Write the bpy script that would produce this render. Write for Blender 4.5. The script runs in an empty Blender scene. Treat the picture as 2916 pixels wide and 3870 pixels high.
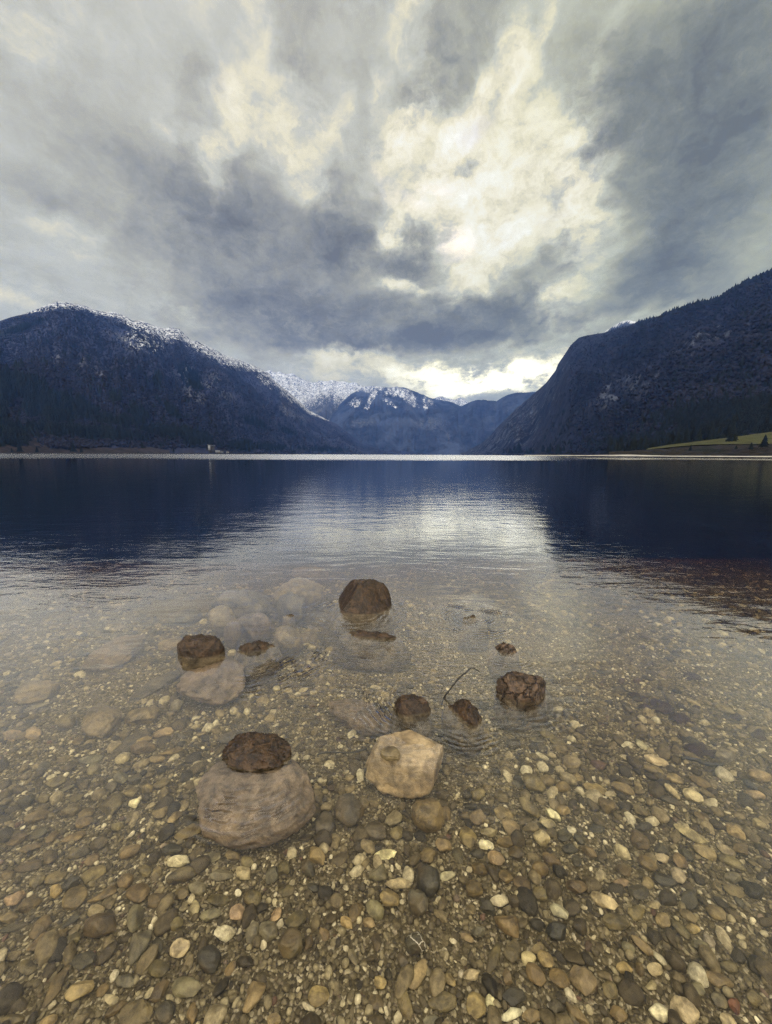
import bpy, bmesh, math, random
import numpy as np
from mathutils import Vector, Matrix, Euler

rng = np.random.default_rng(7)
random.seed(7)
scn = bpy.context.scene
COL = scn.collection
R = math.radians

# ------------------------------------------------------------------ camera geometry
F = 1453.6
CX, CY = 1458.0, 1935.0
PITCH, ROLL, CAMH = R(8.505), R(0.27), 1.1
CAM = np.array([0.0, 0.0, CAMH])
fwd = np.array([0, math.cos(PITCH), -math.sin(PITCH)])
r0 = np.array([1.0, 0, 0]); u0 = np.array([0, math.sin(PITCH), math.cos(PITCH)])
rgt = r0 * math.cos(ROLL) + u0 * math.sin(ROLL)
upv = -r0 * math.sin(ROLL) + u0 * math.cos(ROLL)


def ray(px, py):
    d = fwd + (px - CX) / F * rgt - (py - CY) / F * upv
    return d / np.linalg.norm(d)


def az_tan(px, py):
    d = ray(px, py)
    return math.atan2(d[0], d[1]), d[2] / math.hypot(d[0], d[1])


def project(P):
    v = np.asarray(P) - CAM
    dz = v @ fwd
    return CX + F * (v @ rgt) / dz, CY - F * (v @ upv) / dz


# ------------------------------------------------------------------ noise in numpy
def _h(ix, iy, iz, seed):
    h = (ix.astype(np.int64) * 374761393 + iy.astype(np.int64) * 668265263 + iz.astype(np.int64) * 2147483647 + seed * 974711) & 0xFFFFFFFF
    h = ((h ^ (h >> 13)) * 1274126177) & 0xFFFFFFFF
    h = ((h ^ (h >> 16)) * 2246822519) & 0xFFFFFFFF
    return ((h ^ (h >> 15)) & 0xFFFFFF) / float(0xFFFFFF)


def vnoise(P, seed=0):
    P = np.asarray(P, dtype=np.float64)
    i = np.floor(P).astype(np.int64); f = P - i
    f = f * f * f * (f * (f * 6 - 15) + 10)
    out = 0
    for a in (0, 1):
        wa = f[..., 0] if a else 1 - f[..., 0]
        for b in (0, 1):
            wb = f[..., 1] if b else 1 - f[..., 1]
            for c in (0, 1):
                wc = f[..., 2] if c else 1 - f[..., 2]
                out = out + wa * wb * wc * _h(i[..., 0] + a, i[..., 1] + b, i[..., 2] + c, seed)
    return out * 2 - 1


def fbm(P, oct=5, seed=0, lac=2.03, gain=0.5, ridged=False):
    P = np.asarray(P, dtype=np.float64)
    s, a, t = 0, 1.0, 0
    for o in range(oct):
        n = vnoise(P, seed + o * 17)
        if ridged:
            n = 1 - 2 * np.abs(n)
        s = s + a * n; t += a
        P = P * lac + 13.7; a *= gain
    return s / t


def sstep(a, b, x):
    t = np.clip((x - a) / (b - a), 0, 1)
    return t * t * (3 - 2 * t)


# ------------------------------------------------------------------ object helpers
def tag(o, label=None, cat=None, group=None, kind=None):
    if label: o['label'] = label
    if cat: o['category'] = cat
    if group: o['group'] = group
    if kind: o['kind'] = kind
    return o


def mesh_np(name, V, Fq, smooth=True):
    me = bpy.data.meshes.new(name)
    V = np.asarray(V, dtype=np.float32)
    Fq = np.asarray(Fq, dtype=np.int32)
    n = Fq.shape[1]
    me.vertices.add(len(V)); me.vertices.foreach_set('co', V.ravel())
    me.loops.add(Fq.size); me.loops.foreach_set('vertex_index', Fq.ravel())
    me.polygons.add(len(Fq))
    me.polygons.foreach_set('loop_start', np.arange(0, Fq.size, n, dtype=np.int32))
    me.polygons.foreach_set('loop_total', np.full(len(Fq), n, dtype=np.int32))
    me.update(calc_edges=True)
    if smooth:
        me.polygons.foreach_set('use_smooth', np.ones(len(Fq), dtype=bool))
    me.validate()
    return me


def link(name, me, mat=None, parent=None):
    o = bpy.data.objects.new(name, me)
    COL.objects.link(o)
    if mat is not None and not me.materials:
        me.materials.append(mat)
    if parent is not None:
        o.parent = parent
    return o


def grid_faces(nr, nc):
    i = np.arange(nr - 1)[:, None] * nc + np.arange(nc - 1)[None, :]
    return np.stack([i, i + 1, i + 1 + nc, i + nc], -1).reshape(-1, 4)


def ico(sub):
    bm = bmesh.new()
    bmesh.ops.create_icosphere(bm, subdivisions=sub, radius=1.0)
    bm.verts.ensure_lookup_table()
    V = np.array([v.co[:] for v in bm.verts]); Fc = np.array([[v.index for v in f.verts] for f in bm.faces])
    bm.free()
    return V, Fc


ICO = {k: ico(k) for k in (1, 2, 3, 4, 5, 6)}

# ------------------------------------------------------------------ node helper


class NT:
    def __init__(self, tree):
        self.t = tree
        self.n = tree.nodes; self.l = tree.links

    def new(self, typ, **kw):
        nd = self.n.new(typ)
        for k, v in kw.items():
            setattr(nd, k, v)
        return nd

    def put(self, sock, v):
        if hasattr(v, 'is_output') or isinstance(v, bpy.types.NodeSocket):
            self.l.new(v, sock)
        else:
            sock.default_value = v

    def m(self, op, a, b=None, c=None, clamp=False):
        nd = self.new('ShaderNodeMath', operation=op); nd.use_clamp = clamp
        self.put(nd.inputs[0], a)
        if b is not None: self.put(nd.inputs[1], b)
        if c is not None: self.put(nd.inputs[2], c)
        return nd.outputs[0]

    def vm(self, op, a, b=None, scale=None):
        nd = self.new('ShaderNodeVectorMath', operation=op)
        self.put(nd.inputs[0], a)
        if b is not None: self.put(nd.inputs[1], b)
        if scale is not None: self.put(nd.inputs['Scale'], scale)
        return nd.outputs['Value'] if op in ('LENGTH', 'DOT_PRODUCT', 'DISTANCE') else nd.outputs[0]

    def noise(self, vec, scale, detail=4, rough=0.55, dist=0.0, dims='3D', out='Fac'):
        nd = self.new('ShaderNodeTexNoise', noise_dimensions=dims)
        if vec is not None: self.put(nd.inputs['Vector'], vec)
        self.put(nd.inputs['Scale'], scale); self.put(nd.inputs['Detail'], detail)
        self.put(nd.inputs['Roughness'], rough); self.put(nd.inputs['Distortion'], dist)
        return nd.outputs[out]

    def voro(self, vec, scale, feature='F1', out='Distance', rnd=1.0):
        nd = self.new('ShaderNodeTexVoronoi', feature=feature)
        self.put(nd.inputs['Vector'], vec); self.put(nd.inputs['Scale'], scale)
        self.put(nd.inputs['Randomness'], rnd)
        return nd.outputs[out]

    def ramp(self, fac, stops, interp='LINEAR'):
        nd = self.new('ShaderNodeValToRGB')
        cr = nd.color_ramp; cr.interpolation = interp
        while len(cr.elements) > 1: cr.elements.remove(cr.elements[-1])
        cr.elements[0].position = stops[0][0]; cr.elements[0].color = tuple(stops[0][1]) + (1,)
        for p, c in stops[1:]:
            e = cr.elements.new(p); e.color = tuple(c) + (1,)
        self.put(nd.inputs[0], fac)
        return nd.outputs[0]

    def mr(self, v, a, b, c=0.0, d=1.0, typ='SMOOTHSTEP'):
        nd = self.new('ShaderNodeMapRange', interpolation_type=typ)
        self.put(nd.inputs['Value'], v); self.put(nd.inputs['From Min'], a); self.put(nd.inputs['From Max'], b)
        self.put(nd.inputs['To Min'], c); self.put(nd.inputs['To Max'], d)
        return nd.outputs[0]

    def mix(self, fac, a, b, blend='MIX'):
        nd = self.new('ShaderNodeMix', data_type='RGBA', blend_type=blend)
        self.put(nd.inputs['Factor'], fac)
        self.put(nd.inputs[6], a if not isinstance(a, tuple) else a + (1,) if len(a) == 3 else a)
        self.put(nd.inputs[7], b if not isinstance(b, tuple) else b + (1,) if len(b) == 3 else b)
        return nd.outputs[2]

    def sep(self, v):
        nd = self.new('ShaderNodeSeparateXYZ'); self.put(nd.inputs[0], v)
        return nd.outputs

    def comb(self, x, y, z):
        nd = self.new('ShaderNodeCombineXYZ')
        for s, v in zip(nd.inputs, (x, y, z)): self.put(s, v)
        return nd.outputs[0]

    def bump(self, h, dist, strength=1.0, normal=None):
        nd = self.new('ShaderNodeBump')
        self.put(nd.inputs['Height'], h); self.put(nd.inputs['Distance'], dist); self.put(nd.inputs['Strength'], strength)
        if normal is not None: self.put(nd.inputs['Normal'], normal)
        return nd.outputs[0]


def material(name):
    m = bpy.data.materials.new(name); m.use_nodes = True
    nt = NT(m.node_tree)
    b = m.node_tree.nodes['Principled BSDF']
    return m, nt, b


# ------------------------------------------------------------------ lake bed depth and refraction
def depth(x, y):
    x = np.asarray(x, float); y = np.asarray(y, float)
    d = 0.075 + 0.062 * np.maximum(y, -40) + 0.030 * np.maximum(y - 2.2, 0) ** 1.75
    d = d * (1 - 0.12 * sstep(0.2, 2.5, x) * sstep(60, 5, y))
    return np.minimum(d, 26)


def bed_z(x, y):
    x = np.asarray(x, float); y = np.asarray(y, float)
    n = vnoise(np.stack([x * 1.7, y * 1.7, x * 0 + 3.3], -1), 5) * 0.014 + vnoise(np.stack([x * 5, y * 5, x * 0], -1), 9) * 0.004
    return -depth(x, y) + n * sstep(-2, 0, y)


def to_plane(px, py, z=0.0):
    d = ray(px, py)
    t = (z - CAMH) / d[2]
    return CAM + d * t


def to_bed(px, py, lift=0.0):
    d = ray(px, py)
    P = CAM + d * (-CAMH / d[2])
    ci = -d[2]
    t = d
    dep = 0.15
    for _ in range(12):
        Q = P + t * (dep / -t[2])
        dep = -float(bed_z(Q[0], Q[1])) - lift
        dep = max(dep, 0.0)
    return P + t * (dep / -t[2])


# ------------------------------------------------------------------ world sky
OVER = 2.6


def build_world():
    w = bpy.data.worlds.new('World'); scn.world = w; w.use_nodes = True
    nt = NT(w.node_tree)
    nt.n.clear()
    out = nt.new('ShaderNodeOutputWorld')
    tc = nt.new('ShaderNodeTexCoord')
    D = nt.vm('NORMALIZE', tc.outputs['Generated'])
    x, y, z = nt.sep(D)[:3]
    az = nt.m('ARCTAN2', x, y)
    el = nt.m('ARCSINE', z)
    # cloud sheet coordinates: where the view direction meets the cloud deck
    den = nt.m('ADD', nt.m('MAXIMUM', z, 0.0), 0.13)
    q = nt.comb(nt.m('DIVIDE', x, den), nt.m('DIVIDE', y, den), 0.0)
    qs = nt.vm('MULTIPLY', q, (1.0, 0.33, 1.0))
    P0 = nt.comb(az, el, 0.0)
    # turbulence that frays the cloud masses
    w1 = nt.noise(nt.vm('MULTIPLY', q, (1.0, 0.8, 1.0)), 1.6, 6, 0.62, out='Color')
    w2 = nt.noise(nt.vm('MULTIPLY', P0, (1.0, 1.25, 1.0)), 9.0, 5, 0.6, out='Color')
    wv = nt.vm('ADD', nt.vm('SCALE', nt.vm('SUBTRACT', w1, (0.5, 0.5, 0.5)), scale=0.13),
               nt.vm('SCALE', nt.vm('SUBTRACT', w2, (0.5, 0.5, 0.5)), scale=0.10))
    P = nt.vm('ADD', P0, nt.vm('MULTIPLY', wv, (1.0, 0.9, 0.0)))

    def blobs(lst, vec):
        acc = None
        for (px, py, rx, ry, rot, amp) in lst:
            # centre and radii written in photograph pixels/1.75, turned into angles on the sky
            a0, t0 = az_tan(px * 1.7493, py * 1.7493)
            e0 = math.atan(t0)
            c = math.cos(a0) * 1.0
            d = ray(px * 1.7493, py * 1.7493) @ fwd
            k = d * d / F * 1.7493
            mp = nt.new('ShaderNodeMapping', vector_type='TEXTURE')
            nt.put(mp.inputs['Vector'], vec)
            mp.inputs['Location'].default_value = (a0, e0, 0)
            mp.inputs['Rotation'].default_value = (0, 0, R(rot))
            mp.inputs['Scale'].default_value = (rx * k * 1.35, ry * k * 1.35, 1)
            g = nt.new('ShaderNodeTexGradient', gradient_type='SPHERICAL')
            nt.l.new(mp.outputs[0], g.inputs[0])
            acc = nt.m('MULTIPLY_ADD', nt.mr(g.outputs['Fac'], 0.0, 0.85), amp, acc if acc is not None else 0.0)
        return acc

    light = blobs([
        (570, 270, 220, 130, 10, .34), (370, 290, 100, 36, 0, .20), (450, 350, 100, 60, 20, .30), (660, 390, 110, 70, -20, .36),
        (500, 200, 70, 70, 0, .2), (720, 270, 110, 80, 0, .24), (1000, 380, 420, 330, 0, .22),
        (880, 285, 140, 70, 25, .72), (1010, 250, 130, 60, 40, .66), (1110, 150, 95, 120, -14, .50), (1180, 90, 60, 90, -20, .30),
        (960, 420, 160, 130, 30, .62), (1140, 400, 210, 190, 0, .60), (1255, 470, 90, 190, 12, .52), (1050, 540, 130, 80, 0, .52),
        (840, 500, 45, 80, -15, .55), (880, 625, 90, 20, 3, .60), (990, 605, 70, 40, 0, .42), (1205, 640, 60, 70, 60, .55),
        (150, 510, 120, 50, 0, .20), (760, 750, 110, 26, 4, .62), (740, 790, 160, 40, 0, .25),
        (1010, 825, 230, 44, 0, .72), (1180, 800, 150, 60, 0, .55), (1110, 750, 100, 30, 0, .20), (860, 800, 160, 40, 0, .20), (1260, 700, 90, 40, 10, .25),
        (880, 70, 130, 110, -10, .20), (545, 70, 90, 110, 12, .16), (760, 30, 120, 40, 0, .16),
        (1300, 130, 70, 170, -35, .16), (60, 100, 200, 200, 0, .16), (40, 620, 220, 60, 0, .20), (330, 640, 200, 40, -10, .14), (640, 680, 150, 22, 0, .12),
        (1400, 690, 120, 30, 15, .14), (820, 200, 60, 60, 0, .2),
    ], P)
    dark = blobs([
        (640, 140, 130, 110, -10, .20), (940, 170, 190, 110, 35, .42), (1060, 60, 120, 90, 30, .25), (420, 180, 120, 130, 0, .12),
        (1330, 230, 240, 240, 20, .44), (1500, 420, 280, 260, 0, .44), (1600, 80, 340, 300, 0, .46), (1500, 300, 220, 220, 0, .16), (1420, 560, 160, 110, 0, .22),
        (735, 455, 120, 105, 0, .36), (760, 545, 150, 80, -8, .40), (540, 570, 360, 200, -8, .42), (450, 440, 200, 120, 0, .22), (880, 570, 75, 60, 20, .60),
        (880, 500, 30, 60, -45, .35), (1010, 680, 330, 60, 0, .52), (920, 735, 280, 38, 0, .46), (620, 690, 260, 60, 4, .34), (1160, 610, 60, 40, 0, .25),
        (1360, 655, 150, 45, 8, .34), (1010, 345, 110, 40, 40, .26), (1040, 440, 60, 60, 40, .18), (1210, 540, 60, 50, 0, .2),
        (250, 330, 200, 140, 0, .10), (120, 420, 160, 90, 0, .10), (1560, 650, 200, 120, 0, .1),
    ], P)
    blue = blobs([(850, 380, 80, 70, 0, 1.0), (925, 430, 70, 45, 10, .9), (1030, 270, 80, 40, 20, .75), (980, 520, 60, 40, 0, .8), (480, 190, 50, 50, 0, .4), (1180, 480, 50, 50, 0, .35)], P)
    # streaked wisps (wind-blown along the lake) and puffy detail
    n1 = nt.noise(nt.vm('ADD', qs, nt.vm('SCALE', nt.vm('SUBTRACT', w1, (0.5, 0.5, 0.5)), scale=0.5)), 2.6, 4, 0.52)
    n2 = nt.noise(nt.vm('ADD', nt.vm('MULTIPLY', q, (1.0, 0.75, 1.0)), nt.vm('SCALE', w1, scale=0.6)), 4.2, 8, 0.60)
    n3 = nt.noise(nt.vm('ADD', nt.vm('MULTIPLY', P0, (1.0, 1.5, 1.0)), nt.vm('SCALE', nt.vm('SUBTRACT', w2, (0.5, 0.5, 0.5)), scale=0.16)), 11.0, 8, 0.62)
    base = nt.m('MULTIPLY_ADD', nt.mr(az, 0.75, -0.75), 0.09, 0.50)
    L = nt.m('ADD', base, nt.m('SUBTRACT', nt.m('MULTIPLY', light, 0.66), nt.m('MULTIPLY', dark, 0.74)))
    act = nt.m('ADD', nt.m('MULTIPLY', nt.m('MINIMUM', light, 1.0), 0.75), nt.m('MULTIPLY_ADD', nt.m('MINIMUM', dark, 1.0), 0.28, 0.13))
    L = nt.m('ADD', L, nt.m('MULTIPLY', nt.m('SUBTRACT', n1, 0.5), 0.40))
    L = nt.m('ADD', L, nt.m('MULTIPLY', nt.m('MULTIPLY', nt.m('SUBTRACT', n2, 0.5), act), 2.0))
    L = nt.m('ADD', L, nt.m('MULTIPLY', nt.m('MULTIPLY', nt.m('SUBTRACT', n3, 0.5), act), 3.0))
    colr = nt.ramp(nt.m('DIVIDE', L, 1.4), [
        (0.00, (0.125, 0.125, 0.122)), (0.13, (0.182, 0.184, 0.176)), (0.25, (0.265, 0.264, 0.240)), (0.36, (0.360, 0.354, 0.306)),
        (0.47, (0.45, 0.450, 0.410)), (0.58, (0.61, 0.575, 0.445)), (0.70, (0.705, 0.67, 0.55)), (0.85, (0.73, 0.72, 0.655)), (1.0, (0.74, 0.74, 0.71))])
    # blue-grey low deck on the left and centre, olive grey on the right and overhead
    right = nt.mr(az, -0.3, 0.75)
    colr = nt.mix(nt.m('MULTIPLY', right, nt.m('SUBTRACT', 1.0, nt.m('MINIMUM', light, 1.0))), colr, (0.93, 0.97, 0.84), 'MULTIPLY')
    low = nt.mr(el, 0.85, 0.08)
    colr = nt.mix(low, colr, (1.0, 0.985, 0.84), 'MULTIPLY')
    high = nt.mr(el, 0.30, 0.75)
    colr = nt.mix(high, colr, (1.02, 1.0, 0.93), 'MULTIPLY')
    # pale clear patches between the clouds
    bmask = nt.m('MULTIPLY', nt.m('MINIMUM', blue, 1.0), nt.mr(n2, 0.36, 0.56))
    sky = nt.new('ShaderNodeTexSky', sky_type='NISHITA')
    sky.sun_disc = False; sky.sun_elevation = R(24.5); sky.sun_rotation = R(4.0)
    sky.altitude = 500; sky.air_density = 1.0; sky.dust_density = 2.0
    # unseen sky overhead and behind is brightened to light the lake bed
    # unseen band above the frame, darkened to cut sheen on the near water
    colr = nt.mix(nt.m('MULTIPLY', nt.mr(el, 0.74, 0.90), nt.mr(el, 1.30, 1.12)), colr, (0.45, 0.45, 0.45), 'MULTIPLY')
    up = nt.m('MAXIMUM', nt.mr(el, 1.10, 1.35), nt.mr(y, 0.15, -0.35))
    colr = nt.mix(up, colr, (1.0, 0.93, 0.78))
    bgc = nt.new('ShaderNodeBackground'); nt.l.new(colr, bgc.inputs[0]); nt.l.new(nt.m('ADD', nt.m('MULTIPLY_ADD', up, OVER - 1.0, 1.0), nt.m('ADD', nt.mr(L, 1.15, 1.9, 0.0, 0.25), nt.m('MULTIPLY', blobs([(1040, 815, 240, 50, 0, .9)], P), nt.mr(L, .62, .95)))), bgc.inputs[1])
    bgs = nt.new('ShaderNodeBackground'); nt.l.new(sky.outputs[0], bgs.inputs[0]); bgs.inputs[1].default_value = 0.05
    mx = nt.new('ShaderNodeMixShader')
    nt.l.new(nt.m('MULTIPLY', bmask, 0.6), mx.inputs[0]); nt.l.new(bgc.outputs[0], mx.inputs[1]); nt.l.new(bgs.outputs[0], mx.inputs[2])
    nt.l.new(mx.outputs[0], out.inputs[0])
    w.cycles.sampling_method = 'NONE'


build_world()

sun = bpy.data.lights.new('sun', 'SUN')
sun.energy = 0.7; sun.angle = R(150); sun.color = (1.0, 0.93, 0.80)
so = bpy.data.objects.new('sun', sun); COL.objects.link(so)
# the sun stands behind the bright gap in the clouds, 24.5 degrees up, nearly straight ahead
so.rotation_euler = Euler((R(90 - 24.5), 0, R(180 - 4.0)))

# ------------------------------------------------------------------ camera
cd = bpy.data.cameras.new('camera')
cd.sensor_fit = 'VERTICAL'; cd.sensor_height = 36.0; cd.lens = 36.0 * F / 3870.0
cd.clip_start = 0.05; cd.clip_end = 40000
co = bpy.data.objects.new('camera', cd); COL.objects.link(co)
Mx = Matrix.Identity(4)
for i in range(3):
    Mx[i][0] = rgt[i]; Mx[i][1] = upv[i]; Mx[i][2] = -fwd[i]; Mx[i][3] = CAM[i]
co.matrix_world = Mx
scn.camera = co

# ------------------------------------------------------------------ mountains
COARSE = {}
ZTOP = 0.0


def terrain(name, ridge, S, D, prof, seed, label, ncol=620, nrow=150, gully=0.10, gscale=260.0, rough=1.0, zbase=-3.0, cliff=None, maskfn=None, mat=None, fall=0.55):
    ra = np.array([az_tan(*p) for p in ridge])
    a = np.linspace(ra[0, 0], ra[-1, 0], ncol)
    te = np.interp(a, ra[:, 0], ra[:, 1])
    saz = [az_tan(p, 1717)[0] for p, _ in S]; Sd = np.interp(a, saz, [v for _, v in S])
    daz = [az_tan(p, 1717)[0] for p, _ in D]; Dd = np.interp(a, daz, [v for _, v in D])
    H = te * Dd + CAMH
    tt = np.concatenate([np.linspace(0, 1, nrow) ** 1.0, [1.04, 1.12, 1.3, 1.7]])
    T, A = np.meshgrid(tt, a, indexing='ij')
    Sg, Dg, Hg = (np.broadcast_to(v, T.shape) for v in (Sd, Dd, H))
    Tc = np.clip(T, 0, 1)
    dist = Sg + (Dg - Sg) * T
    X = np.sin(A) * dist; Y = np.cos(A) * dist
    pw = prof if np.isscalar(prof) else np.interp(A, [az_tan(p, 1717)[0] for p, _ in prof], [v for _, v in prof])
    g = Tc ** pw
    if cliff is not None:
        g = cliff(Tc, A)
    back = np.clip(T - 1, 0, None)
    z = Hg * g * (1 - fall * back)
    env = np.sin(np.pi * np.clip(Tc, 0, 1) ** 0.8) ** 0.8
    q = np.stack([X / gscale, Y / gscale, z / gscale * 0.6], -1)
    n1 = fbm(q, 6, seed, gain=0.52, ridged=True)
    n2 = fbm(np.stack([A * Dg / (gscale * 0.45), Tc * 1.3 + 0 * A, 0 * A], -1), 5, seed + 50, gain=0.55, ridged=True)
    z = z + Hg * env * gully * (0.6 * n1 + 0.7 * n2 - 0.25)
    # crags and tree tops along the crest
    rn = fbm(np.stack([A * Dg / 55.0, A * 0, A * 0 + seed], -1), 5, seed + 90, gain=0.6)
    z = z + rough * rn * Dg * 0.0016 * sstep(0.75, 1.0, Tc)
    z = zbase * (1 - sstep(0.0, 0.012, Tc)) + z + 0.6 * sstep(0, 0.01, Tc)
    V = np.stack([X, Y, z], -1).reshape(-1, 3)
    nr = len(tt)
    me = mesh_np(name, V, grid_faces(nr, ncol)[:, ::-1])
    px, py = project(V)
    rpy = project(np.stack([np.sin(a) * Dd, np.cos(a) * Dd, H], -1))[1]
    below = py - np.tile(rpy, nr)
    m = maskfn(px, py, below, Tc.ravel(), V)
    at = me.color_attributes.new('cover', 'FLOAT_COLOR', 'POINT')
    buf = np.ones((len(V), 4), dtype=np.float32); buf[:, :3] = np.clip(m, 0, 1)
    at.data.foreach_set('color', buf.ravel())
    global ZTOP
    ZTOP = max(ZTOP, float(V[:, 2].max()))
    o = link(name, me, mat)
    tag(o, label, 'mountain', None, 'structure')
    COARSE[name] = (V.reshape(nr, ncol, 3), m.reshape(nr, ncol, 3), nrow, px.reshape(nr, ncol), py.reshape(nr, ncol))
    return o


def mountain_mat(name, forest, forest2, rock, snow_lo=0.42, scale=1.0, conifer=(0.006, 0.009, 0.011)):
    m, nt, b = material(name)
    tc = nt.new('ShaderNodeTexCoord'); P = tc.outputs['Object']
    at = nt.new('ShaderNodeAttribute', attribute_name='cover')
    sn, rk, cf = nt.sep(at.outputs['Color'])[:3]
    Ps = nt.vm('MULTIPLY', P, (1.0, 1.0, 0.45))
    n1 = nt.noise(Ps, 0.012 * scale, 6, 0.62)
    n2 = nt.noise(P, 0.06 * scale, 4, 0.65)
    n3 = nt.noise(Ps, 0.028 * scale, 6, 0.7, 0.8)
    veg = nt.mix(nt.mr(n2, 0.35, 0.65), forest, forest2)
    n0 = nt.noise(Ps, 0.0042 * scale, 5, 0.6, 0.6)
    veg = nt.mix(nt.mr(n1, 0.42, 0.64, 0, 0.75), veg, tuple(c * 0.4 for c in forest))
    veg = nt.mix(nt.mr(n0, 0.46, 0.62, 0, 0.8), veg, tuple(c * 1.75 for c in forest2))
    veg = nt.mix(nt.mr(nt.m('ADD', cf, nt.m('MULTIPLY', nt.m('SUBTRACT', n2, 0.5), 0.9)), 0.45, 0.62), veg, conifer)
    rkm = nt.mr(nt.m('ADD', rk, nt.m('MULTIPLY', nt.m('SUBTRACT', n3, 0.5), 1.5)), 0.48, 0.72)
    rcol = nt.mix(nt.mr(n2, 0.35, 0.65), rock, tuple(c * 0.45 for c in rock))
    col = nt.mix(rkm, veg, rcol)
    n4 = nt.noise(nt.vm('MULTIPLY', P, (1.0, 1.0, 0.22)), 0.085 * scale, 4, 0.65)
    sx = nt.m('ADD', nt.m('MULTIPLY', n3, 0.35), nt.m('ADD', nt.m('MULTIPLY', n2, 0.25), nt.m('MULTIPLY', n4, 0.4)))
    snm = nt.mr(nt.m('ADD', sn, nt.m('MULTIPLY', nt.m('SUBTRACT', sx, 0.5), 3.4)), snow_lo - 0.05, snow_lo + 0.30)
    snm = nt.m('MULTIPLY', snm, nt.mr(sn, 0.05, 0.25))
    col = nt.mix(snm, col, (0.50, 0.52, 0.555))
    nt.l.new(col, b.inputs['Base Color'])
    b.inputs['Roughness'].default_value = 0.95; b.inputs['Specular IOR Level'].default_value = 0.1
    h = nt.m('ADD', nt.m('MULTIPLY', n1, 30.0 / scale), nt.m('ADD', nt.m('MULTIPLY', n3, 14.0 / scale), nt.m('MULTIPLY', n2, 5.0 / scale)))
    nt.l.new(nt.bump(h, 1.0, 0.9), b.inputs['Normal'])
    return m


def ell(px, py, lst):
    s = np.zeros_like(px)
    q = np.stack([px / 22, py / 22, 0 * px], -1)
    px, py = px + 13 * fbm(q, 4, 5, gain=.65), py + 13 * fbm(q + 31, 4, 6, gain=.65)
    for cx, cy, rx, ry, rot in lst:
        c, q = math.cos(R(rot)), math.sin(R(rot))
        dx, dy = px - cx, -(py - cy)
        u = (dx * c + dy * q) / rx; v = (-dx * q + dy * c) / ry
        s = np.maximum(s, np.exp(-(u * u + v * v) ** 1.5 * 0.8))
    return s


left_ridge = [(-2600, 1500), (-1500, 1400), (-900, 1330), (-500, 1275), (-200, 1240), (0, 1212), (40, 1198), (85, 1187), (130, 1172), (150, 1165), (165, 1157), (200, 1145), (215, 1141), (240, 1143),
              (262, 1146), (300, 1152), (325, 1158), (345, 1168), (370, 1174), (400, 1178), (430, 1178), (455, 1188), (480, 1199), (500, 1212), (530, 1210),
              (560, 1222), (600, 1238), (620, 1243), (640, 1239), (665, 1240), (680, 1243), (690, 1255), (710, 1275), (728, 1290), (740, 1287), (770, 1300),
              (800, 1317), (833, 1335), (865, 1350), (894, 1358), (932, 1371), (961, 1384), (986, 1394), (1014, 1409), (1024, 1421), (1037, 1440), (1058, 1455),
              (1087, 1480), (1117, 1505), (1146, 1531), (1167, 1552), (1201, 1568), (1230, 1585), (1272, 1602), (1297, 1623), (1335, 1650), (1362, 1672), (1443, 1693), (1556, 1703), (1640, 1711)]
L_CONIF = [(60, 1470, 110, 45, -12), (215, 1530, 160, 28, -12), (150, 1555, 60, 25, 0), (300, 1560, 50, 30, -10), (650, 1563, 45, 11, -38), (525, 1573, 35, 18, -25), (480, 1602, 70, 13, 0),
           (300, 1648, 260, 14, -4), (660, 1645, 140, 17, -6), (965, 1603, 65, 9, -22), (1090, 1630, 45, 8, -20), (400, 1600, 60, 12, 0), (220, 1590, 70, 16, 0),
           (920, 1690, 70, 20, 0), (740, 1680, 60, 16, 0), (1220, 1700, 110, 8, 0), (1030, 1695, 50, 12, 0), (60, 1245, 120, 16, 15), (595, 1440, 16, 30, 0), (720, 1430, 60, 30, -50), (50, 1680, 60, 20, 0), (435, 1510, 20, 18, 0)]
L_ROCK = [(210, 1365, 60, 40, -40), (330, 1380, 60, 70, -55), (380, 1410, 40, 30, -60), (700, 1420, 50, 60, -50), (790, 1440, 40, 60, -60), (730, 1490, 70, 40, -45), (1090, 1555, 60, 25, -35), (1140, 1580, 40, 18, -35), (690, 1455, 70, 20, -55), (860, 1500, 60, 30, -30), (470, 1290, 100, 40, -30)]


def left_mask(px, py, below, t, V):
    thick = np.interp(px, [-400, 60, 130, 200, 300, 345, 420, 500, 560, 640, 720, 800, 880, 960, 1050, 1150, 1250], [0, 0, 14, 40, 30, 24, 34, 50, 66, 75, 50, 62, 55, 34, 28, 26, 0])
    sn = np.where(thick > 1, sstep(1.25, 0.25, below / np.maximum(thick, 1)), 0) * 0.54
    sn = sn * (below > -40)
    sn = np.maximum(sn, 0.42 * ell(px, py, [(1000, 1440, 60, 22, -40), (1080, 1500, 50, 14, -42), (540, 1290, 110, 40, -20)]))
    rk = ell(px, py, L_ROCK) * 0.62
    cf = ell(px, py, L_CONIF)
    cf = np.maximum(cf, 0.75 * sstep(60, 0, px) * sstep(1400, 1450, py))
    return np.stack([sn, rk, cf], -1)


M_LEFT = mountain_mat('left_slope', (0.010, 0.013, 0.025), (0.017, 0.019, 0.034), (0.090, 0.094, 0.115))
terrain('snow_capped_mountain', left_ridge, [(-2600, 500), (0, 700), (800, 1050), (1300, 2500), (1640, 3900)],
        [(-2600, 2600), (0, 2600), (400, 2900), (800, 3200), (1300, 4400), (1640, 5200)], 1.25, 11,
        'long dark wooded mountain with a snow dusted crest along the left of the lake', ncol=900, nrow=190, maskfn=left_mask, mat=M_LEFT, gully=0.17)

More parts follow.
